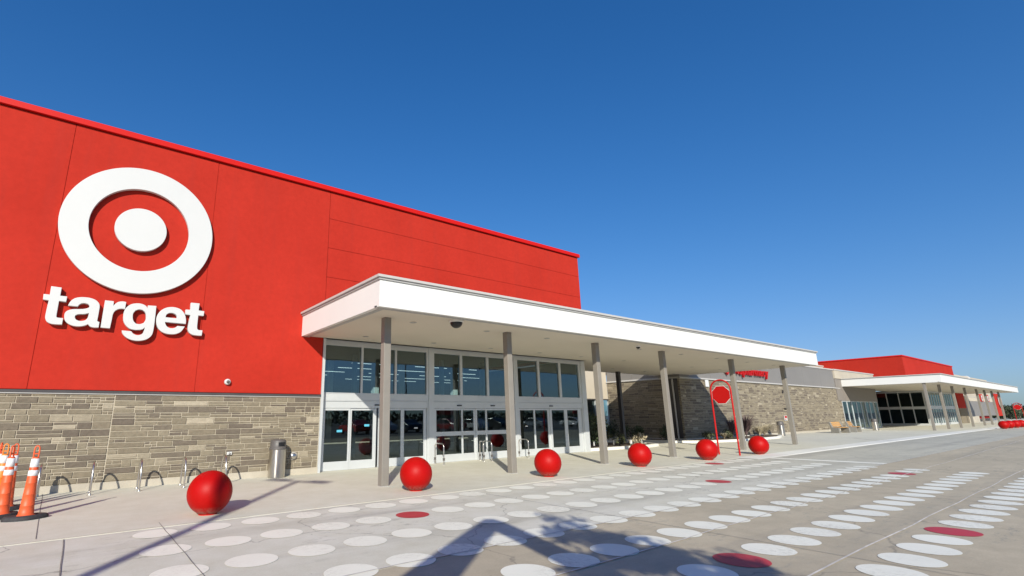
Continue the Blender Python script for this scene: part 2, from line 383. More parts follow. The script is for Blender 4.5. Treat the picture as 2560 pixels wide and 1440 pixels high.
def ashlar(b, fn, u0, u1, z0, z1, s=1.0, seed=1, dark=0.0):
    rnd = random.Random(seed); z = z0
    def blk(a, c, lo, hi):
        g = .0075 * s; a += g; c -= g; lo += g; hi -= g
        if c - a < .02 or hi - lo < .01: return
        r = rnd.random()
        tone = .5
        if r < .34: tone = rnd.uniform(.0, .3)
        elif r < .94: tone = rnd.uniform(.42, .85)
        else: tone = rnd.uniform(.94, 1)
        h = .012 + rnd.random() * .012; e = min(.012 * s, (hi - lo) * .2)
        j = lambda: rnd.uniform(-.003, .003) * s
        base = [(a + j(), lo + j()), (c + j(), lo + j()), (c + j(), hi + j()), (a + j(), hi + j())]
        top = [(a + e, lo + e), (c - e, lo + e), (c - e, hi - e), (a + e, hi - e)]
        b.add([fn(u, v, 0) for u, v in base] + [fn(u, v, h) for u, v in top],
              [(4, 5, 6, 7), (0, 1, 5, 4), (1, 2, 6, 5), (2, 3, 7, 6), (3, 0, 4, 7)], tone)
    while z < z1 - .01:
        h = rnd.choice([.10, .15, .16, .17, .20]) * s
        if z + h > z1 - .06 * s: h = z1 - z
        u = u0
        while u < u1 - .01:
            w = rnd.choice([rnd.uniform(.2, .45), rnd.uniform(.35, .8), rnd.uniform(.5, 1.0)]) * s
            if u + w > u1 - .15 * s: w = u1 - u
            if h > .12 * s and rnd.random() < .42:
                f = rnd.choice([.33, .5, .62]); 
                for lo, hi in ((z, z + h * f), (z + h * f, z + h)):
                    uu = u; 
                    if rnd.random() < .55:
                        cut = u + w * rnd.uniform(.3, .7); blk(u, cut, lo, hi); blk(cut, u + w, lo, hi)
                    else: blk(u, u + w, lo, hi)
            else: blk(u, u + w, z, z + h)
            u += w
        z += h
front = lambda Y: (lambda u, v, w: (u, Y - w, v))
leftf = lambda X: (lambda u, v, w: (X - w, u, v))

# near entrance block: red stucco panels with open joints over a backing
b = B(); G = .007
def panel(b, x0, x1, z0, z1, y=YW, th=.05): b.box(x0 + G, x1 - G, y, y + th, z0 + G, z1 - G)
vx = [-30, -21.1, -11.1, -4.64, -1.145, 2.35, 5.93]
vx = [-30, -22, -15.1, -8.1, -4.64, -1.145, 2.35]
for a, c in zip(vx, vx[1:]): panel(b, a, c, 2.33, 9.20)
panel(b, 2.35, 5.93, 2.33, 9.20)
for a, c in ((8.222, 9.20), (7.178, 8.222), (6.157, 7.178), (4.2, 6.157)): panel(b, 5.93, 18.85, a, c)
part(b, 'red_wall', MAT['red'])
b = B(); b.box(-30, 5.92, YW + .014, YW + .6, 2.34, 9.19); b.box(5.99, 18.84, YW + .014, YW + .6, 4.21, 9.2); b.box(18.3, 18.85, YW + .6, 22.4, 4.21, 9.2)
part(b, 'wall_backing', MAT['red'])
b = B(); b.box(-30, 18.93, YW - .09, YW + .65, 9.215, 9.373); b.box(18.28, 18.93, YW + .65, 22.4, 9.215, 9.373); part(b, 'coping', MAT['redtrim'])
b = B(); b.box(-30, 5.93, YW - .035, YW + .2, 2.264, 2.322); part(b, 'flashing_shadow_strip', MAT['darkcol'])  # metal strip coloured dark to stand in for the shadow gap below the panels
b = B(); b.box(-30, 5.93, YW - .02, YW + .2, 2.235, 2.262); part(b, 'drip_trim', MAT['greytrim'])
b = B(); b.box(-30, 5.93, YW + .012, YW + .5, .17, 2.235); part(b, 'mortar_bed', MAT['mortar'])
b = B(); ashlar(b, front(YW + .012), -12, .572, .172, 2.233, .86, 3); ashlar(b, front(YW + .012), .580, 5.92, .172, 2.233, .86, 5)
part(b, 'stone_cladding', MAT['stone'])
b = B(); b.box(-30, 5.93, YW - .03, YW + .4, PZ - .01, .170); part(b, 'plinth', MAT['plinth'])
b = B(); b.box(5.932, 6.01, YW - .04, YS + .15, PZ, 4.1); part(b, 'corner_jamb', MAT['alu'])

# canopies
def canopy(x0, x1, cols, seed, yl=YW, xk=13.9, yk=18.5):
    zb, zt = 4.109, 4.79
    c = B(); fy = YC + .03
    c.box(x0 + .03, x1 - .03, fy, fy + .12, zb, zt); c.box(x0 + .03, x0 + .15, fy + .12, yl - .002, zb, zt); c.box(x1 - .15, x1 - .03, fy + .12, 18.5, zb, zt)
    c.box(x0 + 13.9, x1 - .15, 18.38, 18.5, zb, zt)
    root = part(c, 'canopy', MAT['white'])
    c = B()
    o1, o2 = -.045, .10
    c.box(x0 + o1, x1 - o1, YC + o1, YC + o2, zt + .015, zt + .075); c.box(x0 + o1, x0 + o2, YC + o2, yl - .003, zt + .015, zt + .075); c.box(x1 - o2, x1 - o1, YC + o2, 18.55, zt + .015, zt + .075)
    sub(c, 'canopy_coping', MAT['trimlight'], root)
    c = B(); c.box(x0 - .005, x1 + .005, YC - .005, YC + .14, zt - .035, zt + .014); c.box(x0 - .005, x0 + .14, YC + .14, yl - .004, zt - .035, zt + .014)
    sub(c, 'gravel_stop', MAT['greytrim'], root)
    c = B(); c.box(x0 + .15, x1 - .15, fy + .12, YW - .004, zt - .05, zt - .01); c.box(x0 + 13.9, x1 - .15, YW, 18.38, zt - .05, zt - .01); sub(c, 'canopy_roof', MAT['greytrim'], root)
    c = B(); c.box(x0 + .03, x1 - .03, fy + .12, fy + .24, zb - .012, zb + .04); c.box(x0 + .15, x0 + .27, fy + .24, yl - .005, zb - .012, zb + .04); sub(c, 'edge_bead', MAT['greytrim'], root)
    c = B(); c.box(x0 + .27, x1 - .15, fy + .24, YS + .1, zb + .012, zb + .05); c.box(x0 + 13.7, x1 - .15, YS + .1, 18.38, zb + .012, zb + .05)
    if yl > YW + 1: c.box(x0 + .27, x0 + 10.5, YS + .1, yl - .01, zb + .012, zb + .05); c.box(x0 + 10.5, x0 + 13.7, YS + .1, 20.4, zb + .012, zb + .05)
    sub(c, 'soffit', MAT['soffit'], root)
    for xx in [x0 + 2.05 + 3.66 * i for i in range(int((x1 - x0) / 3.66))]:
        c = B(); c.box(xx, xx + .006, fy - .0015, fy + .01, zb + .004, zt - .037); sub(c, 'fascia_seam', MAT['greytrim'], root)
    for yy in (11.2, 14.05, 16.9):
        n = 9
        for i in range(n):
            xx = x0 + 1.78 + 2.62 * i + (i > 4) * .45 * (i - 4)
            if xx > x1 - .8 or (yy > 15 and xx < x0 + 14): continue
            c = B(); c.lathe([(.0, zb + .011), (.095, zb + .011), (.10, zb + .004), (.062, zb + .002), (.058, zb + .014)], (xx, yy, 0), 20, False)
            sub(c, 'downlight', MAT['greytrim'] , root)
    for xx in cols:
        c = B(); w = .098
        c.box(xx - w, xx + w, 11.06 - w, 11.06 + w, PZ - .01, zb + .012)
        p = part(c, 'column', MAT['colpaint'], bevel=.012)
        c = B(); c.box(xx - w - .012, xx + w + .012, 11.06 - w - .012, 11.06 + w + .012, PZ - .004, PZ + .012); sub(c, 'base_sealant', MAT['greytrim'], p)
    return root
canopy(5.18, 31.9, [6.056, 10.277, 14.518, 18.754, 24.598, 30.394], 1)
canopy(59.95, 105.5, [60.2, 65.7, 71.2, 77.2, 83.8, 88.7, 93.7, 98.7], 2, 16.95)
c = B(); c.box(25.33, 25.53, 17.8, 18.0, PZ, 4.12); part(c, 'column', MAT['darkcol'])

# near entrance glazing
def bars(c, xs0, xs1, z0, z1, y0=YS, y1=YS + .13): c.box(xs0, xs1, y0, y1, z0, z1)
ZT, ZB = 3.94, 2.41
def bay(x0, x1, uppers, leaves, rail, sensors, yb=YS):
    c = B()
    c.box(x0, x1, yb, yb + .13, ZT, 4.12)                       # head
    c.box(x0, x1, yb, yb + .13, 2.385, ZB)                      # sill bead
    c.box(x0, x1, yb + .012, yb + .14, 2.172, 2.383)            # spandrel
    c.box(x0, x1, yb - .004, yb + .14, 2.14, 2.168)
    xs = [x0] + [v for p in uppers for v in p] + [x1]
    for i in range(0, len(xs), 2):
        if xs[i + 1] - xs[i] > .004: c.box(xs[i], xs[i + 1], yb + .002, yb + .128, ZB, ZT)
    c.box(x0, x0 + .05, yb + .001, yb + .13, PZ, 2.14); c.box(x1 - .05, x1, yb + .001, yb + .13, PZ, 2.14)
    c.box(x0 + .05, x1 - .05, yb + .02, yb + .16, 1.925, 2.138)
    root = part(c, 'storefront_bay', MAT['alu'], bevel=0)
    for a, e in uppers:
        q = B(); q.sheet(a, e, yb + .06, ZB, ZT); sub(q, 'window_pane', MAT['glass'], root)
    for i, (a, e, g0, g1) in enumerate(leaves):
        off = .03 * (i % 2) + .03
        q = B(); y0, y1 = yb + off, yb + off + .05
        q.box(a, g0, y0, y1, PZ + .006, 1.915); q.box(g1, e, y0, y1, PZ + .006, 1.915)
        q.box(g0, g1, y0 + .001, y1 - .001, PZ + .006, .28); q.box(g0, g1, y0 + .001, y1 - .001, 1.85, 1.915)
        if rail: q.box(g0, g1, y0 + .001, y1 - .001, .93, 1.08)
        dr = part(q, 'sliding_door', MAT['alu'])
        q = B()
        for z0, z1 in (((.28, .93), (1.08, 1.85)) if rail else ((.28, 1.85),)): q.sheet(g0, g1, y0 + .02, z0, z1)
        sub(q, 'glass_pane', MAT['glass2'], dr)
    for x in sensors:
        q = B(); q.box(x - .1, x + .1, yb - .02, yb + .02, 2.005, 2.045); sub(q, 'motion_sensor', MAT['black'], root)
    return root
bay(6.012, 10.11, [(6.11, 7.39), (7.46, 8.70), (8.77, 10.03)], [(6.07, 7.06, 6.20, 7.00), (7.06, 8.03, 7.13, 7.91), (8.10, 9.04, 8.19, 8.97), (9.04, 10.05, 9.12, 9.93)], False, [8.04])
bay(10.32, 14.38, [(10.37, 11.58), (11.69, 12.92), (13.03, 14.27)], [(10.38, 11.67, 10.47, 11.62), (11.67, 12.32, 11.72, 12.24), (12.32, 12.86, 12.39, 12.81), (12.86, 14.3, 12.92, 14.2)], True, [11.52, 13.19])
bay(14.55, 18.68, [(14.63, 15.83), (15.95, 17.19), (17.32, 18.55)], [(14.61, 15.54, 14.69, 15.48), (15.54, 16.48, 15.60, 16.36), (16.48, 17.52, 16.60, 17.40), (17.52, 18.62, 17.64, 18.37)], False, [16.56])
for a, e in ((10.11, 10.32), (14.38, 14.55), (18.68, 18.98)):
    c = B(); c.box(a + .002, e - .002, YS - .03, YS + .15, PZ, 4.12); part(c, 'mullion_post', MAT['alu'])
c = B(); c.box(6.0, 18.98, YW + .005, YS + .12, 4.121, 4.20); part(c, 'head_closure', MAT['trimlight'])
# stickers on the doors
for x, y, z in ((6.62, .045, 1.17), (7.60, .075, 1.33)): st = B(); st.box(x, x + .18, YS + y, YS + y + .0045, z, z + .07); part(st, 'door_sticker', MAT['sticker'])
for x, y, z in ((9.55, .075, 1.22), (14.98, .045, 1.18), (17.95, .075, 1.24)): st = B(); st.box(x, x + .14, YS + y, YS + y + .0045, z, z + .04); part(st, 'white_door_sticker', MAT['reflect'])
# hall behind the glass
c = B(); c.box(.5, 30, 15.4, 44, -.01, PZ - .002); sub(c, 'interior_floor', MAT['intfloor'], shop)
c = B(); c.box(5.9, 18.7, 15.4, 22.3, 4.3, 4.5); c.box(-4, 30, 22.6, 44.2, 6.1, 6.3); c.box(-4, -3.8, 22.6, 44, 0, 6.1); c.box(29.8, 30, 22.9, 44, 0, 6.1); c.box(-4, 30, 44, 44.2, 0, 6.1); c.box(5.7, 5.9, 15.6, 22.6, 0, 4.3); c.box(18.75, 18.9, 15.4, 22.4, 0, 4.12)
sub(c, 'interior_shell', MAT['greyint'], shop)
c = B()
for x in (7.3, 9.2, 13.8, 16.4): c = B(); c.box(x, x + .16, 19.6, 19.8, 0, 4.3); sub(c, 'interior_column', MAT['intcol'], shop)
for x in (2, 8, 14, 20, 26):
    for y in (27, 34): c = B(); c.box(x, x + .35, y, y + .35, 0, 6.1); sub(c, 'interior_column', MAT['intcol'], shop)
for i, y in enumerate(range(25, 43, 3)):
    for k, x in enumerate((-1, 3.5, 8.2, 12.6, 17.2, 21.8, 26)): c = B(); c.box(x + .4 * (i % 3), x + 2.6 + .4 * (i % 3), y, y + .06, 4.9, 4.93); sub(c, 'ceiling_tube', MAT['lamp'], shop)

# recess between the entrance and the stone wing
XR = 30.5
c = B(); c.box(18.9, XR, 22.5, 22.9, 2.75, 7.3); part(c, 'beige_wall', MAT['beige'])
c = B(); c.box(18.9, XR - .002, 22.44, 22.5, 2.66, 2.745); part(c, 'lintel_trim', MAT['darkcol'])
c = B(); c.sheet(18.9, XR, 22.62, .1, 2.66); wn = part(c, 'recess_window', MAT['glass'])
c = B()
for x in [18.9 + 1.45 * i for i in range(9)]: c.box(x, x + .09, 22.5, 22.6, .1, 2.66)
c.box(18.9, XR - .005, 22.505, 22.595, PZ, .1); sub(c, 'window_frame', MAT['alu'], wn)
c = B(); c.box(18.9, XR, 22.9, 23.0, 0, 2.7); part(c, 'dark_lining', MAT['darkcol'])
# stone wing
YF = 17.0; ZS = 3.86; X2 = 59.3
c = B(); c.box(XR + .01, X2, YF + .03, YF + .4, .14, ZS); c.box(XR + .01, XR + .4, YF + .4, 22.5, .14, ZS); part(c, 'wing_mortar_bed', MAT['mortar'])
c = B(); ashlar(c, front(YF + .03), XR, X2, .15, ZS - .01, .95, 11); part(c, 'wing_stone_cladding', MAT['stone'])
c = B(); ashlar(c, leftf(XR + .01), YF, 22.48, .15, ZS - .01, .95, 12); part(c, 'return_stone_cladding', MAT['stone'])
c = B(); c.box(XR - .03, X2, YF - .03, YF + .4, PZ, .145); c.box(XR - .03, XR + .4, YF + .4, 22.4, PZ, .145); part(c, 'wing_plinth', MAT['plinth'])
c = B()
c.prism([(0, 0), (-.09, .02), (-.09, .075), (0, .12)], lambda u, v, w: (w, YF + u, ZS + v), XR - .09, X2)
c.prism([(0, 0), (-.09, .02), (-.09, .075), (0, .12)], lambda u, v, w: (XR + u, w, ZS + v), YF - .09, 22.45)
part(c, 'trim_band', MAT['trimlight'])
c = B()
xs = [XR + 4.05 * i for i in range(7)] + [58.3]
for a, e in zip(xs, xs[1:]): c.box(a + .008, e - .008, YF + .0, YF + .06, ZS + .12, 5.62)
ys = [YF + .06, 18.6, 20.4, 22.45]
for a, e in zip(ys, ys[1:]): c.box(XR, XR + .06, a + .008, e - .008, ZS + .12, 5.62)
part(c, 'grey_wall_panel', MAT['greymetal'])
c = B(); c.box(XR + .05, 58.3, YF + .06, YF + .4, ZS + .1, 5.62); c.box(XR + .06, XR + .4, YF + .4, 22.5, ZS + .1, 5.62); part(c, 'panel_backing', MAT['greytrim'])
c = B(); c.box(XR - .05, 58.3, YF - .05, YF + .45, 5.625, 5.74); c.box(XR - .05, XR + .45, YF + .45, 22.45, 5.625, 5.74); part(c, 'wing_coping', MAT['trimlight'])
c = B(); c.box(XR + .4, 82.4, 22.55, 23.0, 4.5, 7.22); c.box(XR + .4, 82.5, YF + .4, 22.5, 5.3, 5.42); part(c, 'upper_parapet', MAT['beige'])
c = B(); c.box(XR + .4, 82.46, 22.48, 23.05, 7.225, 7.36); part(c, 'parapet_coping', MAT['trimlight'])
c = B(); c.tube([(XR - .10, YF + .42, .15), (XR - .10, YF + .42, 3.86)], .05, 12); part(c, 'downspout', MAT['greytrim'])
c = B(); c.box(XR - .06, XR - .03, YF + .12, YF + .80, .15, 3.85); part(c, 'dark_corner_panel', MAT['darkcol'])
# corner windows past the stone, under a taupe panel
c = B(); c.box(58.31, 70.3, YF - .05, YF + .4, 2.73, 4.835); part(c, 'taupe_panel', MAT['brownpanel'])
c = B(); c.box(58.31, 70.3, YF - .12, YF + .4, 4.84, 5.62); part(c, 'beige_parapet', MAT['beige'])
c = B(); c.box(58.25, 70.38, YF - .17, YF + .45, 5.625, 5.74); part(c, 'beige_parapet_coping', MAT['trimlight'])
c = B(); c.sheet(59.35, 70.3, YF + .05, .12, 2.66); wn = part(c, 'corner_window', MAT['glass'])
c = B()
for i in range(9): x = 59.32 + 1.36 * i; c.box(x, x + .10, YF, YF + .12, .12, 2.66)
c.box(59.32, 70.3, YF - .01, YF + .13, PZ, .12); c.box(59.32, 70.3, YF - .01, YF + .13, 2.66, 2.728); sub(c, 'window_frame', MAT['alu'], wn)
c = B(); c.box(59.4, 70.2, YF + 3.4, YF + 3.5, 0, 4); c.box(59.4, 70.2, YF + .5, YF + 3.4, PZ, PZ + .02); c.box(70.1, 70.3, YF + .4, 22.5, 0, 4.2); c.box(70.3, 82, 22.5, 22.9, 0, 5.4); part(c, 'wing_interior', MAT['greyint'])
# far entrance block
c = B(); c.box(74.4, 99.8, YW, YW + .4, 4.2, 7.78); c.box(74.4, 74.8, YW + .4, 24, 4.2, 7.78); c.box(98.0, 102.9, YW, YW + .5, 2.05, 4.3); c.box(74.4, 82, 20.6, 20.9, 3.6, 4.3)
part(c, 'far_red_wall', MAT['red'])
c = B(); c.box(74.34, 99.86, YW - .07, YW + .4, 7.785, 7.93); c.box(74.34, 74.85, YW + .4, 24, 7.785, 7.93); part(c, 'far_coping', MAT['redtrim'])
c = B(); c.box(98.0, 102.9, YW, YW + .5, PZ, 2.05); part(c, 'far_stone_pier', MAT['stone'])
c = B(); c.sheet(82, 98, YS + .05, .1, 4.0); c.add([(82.05, 21, .1), (82.05, YS + .1, .1), (82.05, YS + .1, 4), (82.05, 21, 4)], [(0, 1, 2, 3)]); wn = part(c, 'far_glazing', MAT['glass'])
c = B()
for i in range(14): x = 82 + 1.22 * i; c.box(x, x + .10, YS, YS + .12, .0, 4.1)
for z0, z1 in ((PZ, .25), (1.93, 2.35), (3.93, 4.1)): c.box(82.1, 98, YS + .004, YS + .116, z0, z1)
for i in range(6): y = YS + .15 + 1.15 * i; c.box(82, 82.12, y, y + .10, 0, 4.1)
for z0, z1 in ((PZ, .25), (1.93, 2.25), (3.93, 4.1)): c.box(82.004, 82.116, YS + .12, 21, z0, z1)
sub(c, 'window_frame', MAT['alu'], wn)
c = B(); c.box(82.2, 98, 21, 21.2, 0, 4.3); c.box(98, 98.2, YS + .4, 21, 0, 4.3); c.box(82.2, 98, YS + .3, 24, PZ, PZ + .01); c.box(82.2, 98, YS + .3, 24, 4.12, 4.2); part(c, 'far_interior', MAT['darkcol'])
# wing past the far entrance
c = B(); c.box(102.9, 137, YS, YS + .4, .9, 3.12); part(c, 'far_grey_wall', MAT['greymetal'])
c = B(); c.box(102.9, 137, YS - .02, YS + .4, 3.13, 3.72); part(c, 'far_beige_band', MAT['beige'])
c = B(); c.box(102.9, 137, YS - .06, YS + .42, 3.72, 3.80); part(c, 'far_wall_coping', MAT['trimlight'])
c = B(); c.box(102.9, 112, YS, YS + .4, PZ, .9); c.box(112, 137, YS + 2.0, YS + 2.2, PZ, .9); part(c, 'far_wall_base', MAT['plinth'])
c = B(); c.box(100, 142, 17, 17.5, 4.0, 7.45); part(c, 'rear_parapet', MAT['beige'])
c = B(); c.lathe([(0, .62), (.5, .58), (.8, .3), (.8, 0)], (125, 17.6, 7.1), 16); part(c, 'roof_vent', MAT['trimlight'])

# ---------------------------------------------------------------- wall signs
def smooth_loop(P, n=5, ang=38):
    out = []; m = len(P)
    V = [Vector((x, y)) for x, y in P]
    sharp = []
    for i in range(m):
        a = (V[i] - V[i - 1]); c = (V[(i + 1) % m] - V[i]); sharp.append(math.degrees(a.angle(c)) > ang)
    for i in range(m):
        p0, p1, p2, p3 = V[i - 1], V[i], V[(i + 1) % m], V[(i + 2) % m]
        if sharp[i] and sharp[(i + 1) % m]: out.append(tuple(p1)); continue
        t1 = (p2 - p0) * .5 if not sharp[i] else (p2 - p1)
        t2 = (p3 - p1) * .5 if not sharp[(i + 1) % m] else (p2 - p1)
        L_ = (p2 - p1).length
        t1 = t1.normalized() * L_; t2 = t2.normalized() * L_
        for k in range(n):
            s = k / n; h = (2 * s ** 3 - 3 * s ** 2 + 1, s ** 3 - 2 * s ** 2 + s, -2 * s ** 3 + 3 * s ** 2, s ** 3 - s ** 2)
            out.append(tuple(p1 * h[0] + t1 * h[1] + p2 * h[2] + t2 * h[3]))
    return out
def letter(loops, y0, y1, name, mat, parent, org):
    cu = bpy.data.curves.new(name, 'CURVE'); cu.dimensions = '2D'; cu.fill_mode = 'BOTH'
    for lp in loops:
        sp = cu.splines.new('POLY'); sp.points.add(len(lp) - 1); sp.use_cyclic_u = True
        for q, (x, z) in zip(sp.points, lp): q.co = (x - org[0], z - org[2], 0, 1)
    cu.extrude = abs(y1 - y0) / 2; cu.bevel_depth = .006; cu.offset = -.006
    tmp = bpy.data.objects.new('tmp', cu); COL.objects.link(tmp)
    dg = bpy.context.evaluated_depsgraph_get(); me = bpy.data.meshes.new_from_object(tmp.evaluated_get(dg))
    bpy.data.objects.remove(tmp)
    for v in me.vertices: x, z, w = v.co; v.co = (x, (y0 + y1) / 2 - org[1] - w, z)
    me.name = name; me.materials.clear(); me.materials.append(mat)
    o = bpy.data.objects.new(name, me); COL.objects.link(o); o.parent = parent; return o
LET = {'t1': [[(-1.04, 4.771), (-0.838, 4.767), (-0.839, 4.563), (-0.703, 4.562), (-0.706, 4.426), (-0.843, 4.431), (-0.843, 4.098), (-0.84, 4.043), (-0.816, 4.025), (-0.773, 4.022), (-0.708, 4.023), (-0.708, 3.865), (-0.821, 3.858), (-0.916, 3.864), (-0.997, 3.904), (-1.035, 3.967), (-1.048, 4.038), (-1.038, 4.424), (-1.148, 4.431), (-1.152, 4.563), (-1.036, 4.561)]], 'a': [[(-0.658, 4.342), (-0.624, 4.447), (-0.557, 4.531), (-0.463, 4.573), (-0.375, 4.587), (-0.253, 4.585), (-0.136, 4.549), (-0.06, 4.481), (-0.03, 4.407), (-0.027, 4.279), (-0.03, 4.087), (-0.032, 4.03), (-0.016, 4.01), (0.017, 4.003), (0.017, 3.861), (-0.086, 3.854), (-0.159, 3.872), (-0.206, 3.924), (-0.261, 3.887), (-0.356, 3.855), (-0.474, 3.853), (-0.586, 3.892), (-0.658, 3.958), (-0.689, 4.041), (-0.69, 4.152), (-0.641, 4.22), (-0.549, 4.262), (-0.394, 4.284), (-0.297, 4.308), (-0.241, 4.341), (-0.234, 4.382), (-0.268, 4.426), (-0.335, 4.44), (-0.394, 4.43), (-0.439, 4.395), (-0.467, 4.341)], [(-0.49, 4.075), (-0.481, 4.12), (-0.426, 4.151), (-0.319, 4.167), (-0.223, 4.203), (-0.233, 4.091), (-0.26, 4.031), (-0.316, 3.998), (-0.394, 3.989), (-0.457, 4.016)]], 'r': [[(0.061, 4.564), (0.247, 4.566), (0.252, 4.442), (0.289, 4.506), (0.346, 4.559), (0.44, 4.584), (0.512, 4.577), (0.508, 4.388), (0.442, 4.393), (0.359, 4.37), (0.293, 4.304), (0.267, 4.21), (0.264, 4.106), (0.251, 3.863), (0.055, 3.868)]], 'g': [[(1.0, 4.548), (1.192, 4.558), (1.2, 4.099), (1.193, 3.858), (1.17, 3.763), (1.101, 3.677), (1.006, 3.624), (0.876, 3.598), (0.732, 3.614), (0.606, 3.675), (0.531, 3.758), (0.506, 3.834), (0.711, 3.833), (0.756, 3.779), (0.826, 3.746), (0.902, 3.752), (0.964, 3.797), (0.988, 3.878), (1.0, 3.965), (0.951, 3.908), (0.864, 3.884), (0.777, 3.876), (0.665, 3.9), (0.568, 3.982), (0.513, 4.081), (0.492, 4.209), (0.497, 4.341), (0.544, 4.452), (0.632, 4.536), (0.749, 4.573), (0.862, 4.571), (0.957, 4.529), (1.001, 4.467)], [(0.699, 4.205), (0.699, 4.298), (0.739, 4.382), (0.813, 4.418), (0.891, 4.414), (0.96, 4.354), (0.988, 4.264), (0.989, 4.157), (0.954, 4.074), (0.88, 4.036), (0.791, 4.037), (0.728, 4.103)]], 'e': [[(1.936, 4.146), (1.925, 4.284), (1.877, 4.418), (1.78, 4.526), (1.654, 4.57), (1.522, 4.568), (1.397, 4.521), (1.301, 4.435), (1.244, 4.319), (1.231, 4.183), (1.257, 4.051), (1.322, 3.936), (1.435, 3.859), (1.578, 3.834), (1.719, 3.851), (1.832, 3.916), (1.894, 4.018), (1.918, 4.075), (1.737, 4.071), (1.7, 4.027), (1.632, 3.999), (1.548, 4.005), (1.485, 4.046), (1.448, 4.111), (1.438, 4.15)], [(1.436, 4.279), (1.451, 4.349), (1.505, 4.399), (1.575, 4.412), (1.649, 4.392), (1.696, 4.342), (1.707, 4.277)]], 't2': [[(2.003, 4.75), (2.219, 4.756), (2.214, 4.556), (2.358, 4.551), (2.354, 4.415), (2.219, 4.414), (2.221, 4.105), (2.231, 4.036), (2.265, 4.011), (2.364, 4.009), (2.358, 3.859), (2.243, 3.856), (2.13, 3.867), (2.045, 3.914), (2.003, 4.0), (1.997, 4.083), (2.022, 4.407), (1.896, 4.409), (1.894, 4.543), (2.011, 4.549)]]}
rs = empty('ring_sign', (.606, YW, 6.58), label='huge white ring with a solid white disc at its centre on the red wall', cat='sign')
cir = lambda r, n=96: [(.609 + r * cos(2 * pi * k / n), 6.59 + r * sin(2 * pi * k / n)) for k in range(n)]
letter([cir(1.757, 160), cir(1.148, 128)], YW - .135, YW - .03, 'ring', MAT['signwhite'], rs, (.606, YW, 6.58))
letter([[(x, z) for x, z in cir(.597)]], YW - .135, YW - .03, 'disc', MAT['signwhite'], rs, (.606, YW, 6.58))
ls = empty('lettering_sign', (.6, YW, 4.3), label='large white lowercase lettering below the ring sign on the red wall', cat='sign')
for k, v in LET.items():
    letter([smooth_loop(lp, 5) for lp in v], YW - .14, YW - .02, 'letter', MAT['signwhite'], ls, (.6, YW, 4.3))
# pharmacy lettering on the grey panels
ps = empty('pharmacy_sign', (41, YF, 4.4), label='red pharmacy lettering on grey panels above the stone wall', cat='sign')
def text_letters(txt, x0, z0, size, y, depth, mat, parent, org, wide=1.0, rot=None):
    x = x0
    for ch in txt:
        cu = bpy.data.curves.new('letter', 'FONT'); cu.body = ch; cu.size = size; cu.extrude = depth / 2; cu.offset = .018 * size
        tmp = bpy.data.objects.new('tmp', cu); COL.objects.link(tmp); dg = bpy.context.evaluated_depsgraph_get(); dg.update()
        me = bpy.data.meshes.new_from_object(tmp.evaluated_get(dg)); bpy.data.objects.remove(tmp)
        xs = [v.co.x for v in me.vertices] or [0, .3]; w = (max(xs) - min(xs)); mn = min(xs)
        for v in me.vertices: a, e, f = v.co; v.co = (x + (a - mn) * wide - org[0], y - f - org[1], z0 + e - org[2])
        me.materials.clear(); me.materials.append(mat)
        o = bpy.data.objects.new('letter', me); COL.objects.link(o); o.parent = parent
        x += w * wide + .10 * size
    return x
hp = [(37.2, 4.75), (36.8, 5.1), (36.65, 5.0), (36.65, 4.8), (37.2, 4.25), (37.75, 4.8), (37.75, 5.0), (37.6, 5.1)]
letter([smooth_loop([(36.7, 4.3), (36.25, 4.75), (36.3, 5.0), (36.55, 5.02), (36.7, 4.85), (36.85, 5.02), (37.1, 5.0), (37.15, 4.75)], 4, 60)], YF - .2, YF - .08, 'heart', MAT['redgloss'], ps, (41, YF, 4.4))
xe = text_letters('CVS', 37.35, 4.42, .86, YF - .14, .12, MAT['redgloss'], ps, (41, YF, 4.4), .95)
text_letters('pharmacy', xe + .05, 4.42, .86, YF - .14, .12, MAT['redgloss'], ps, (41, YF, 4.4), 1.18)

# ---------------------------------------------------------------- red ball bollards
def ball():
    r = empty('ball_bollard', label='red ball', cat='bollard', group='red concrete ball bollards along the kerb')
    b = MB(); RR = .366; prof = [(RR * sin(a), RR - .012 + .0 - RR * cos(a)) for a in [radians(18 + (162) * i / 40) for i in range(41)]]
    b.lathe([(max(x, .0004), z) for x, z in prof], n=64); b.build('ball', MAT['ball'], r)
    b = MB(); b.lathe([(.0, .018), (.135, .018), (.150, .012), (.155, -.004)], n=40); b.build('base', MAT['redgloss'], r); return r
bl = [((1.976, 9.894), 'red ball bollard nearest the camera, half in a lamp post shadow, below the bike racks'),
      ((6.282, 9.949), 'red ball bollard just right of the first canopy column'),
      ((10.454, 9.832), 'red ball bollard between the second and third canopy columns, in front of the right-hand doors'),
      ((14.649, 9.779), 'red ball bollard in front of the dark planting, between the third and fourth canopy columns'),
      ((18.45, 9.56), 'red ball bollard directly left of the red octagonal sign'),
      ((22.4, 9.47), 'red ball bollard right of the red octagonal sign, before the last near column'),
      ((69.1, 7.93), 'far red ball bollard, leftmost of the distant row by the kerb'),
      ((71.7, 7.85), 'far red ball bollard, second in the distant row by the kerb'),
      ((74.1, 7.7), 'far red ball bollard, third in the distant row by the kerb'),
      ((76.6, 7.58), 'far red ball bollard, last of the distant row at the photo edge')]
b0 = ball()
for i, ((x, y), lb) in enumerate(bl): setl(b0 if i == 0 else copy_tree(b0), (x, y, PZ), random.random() * 6, lb)

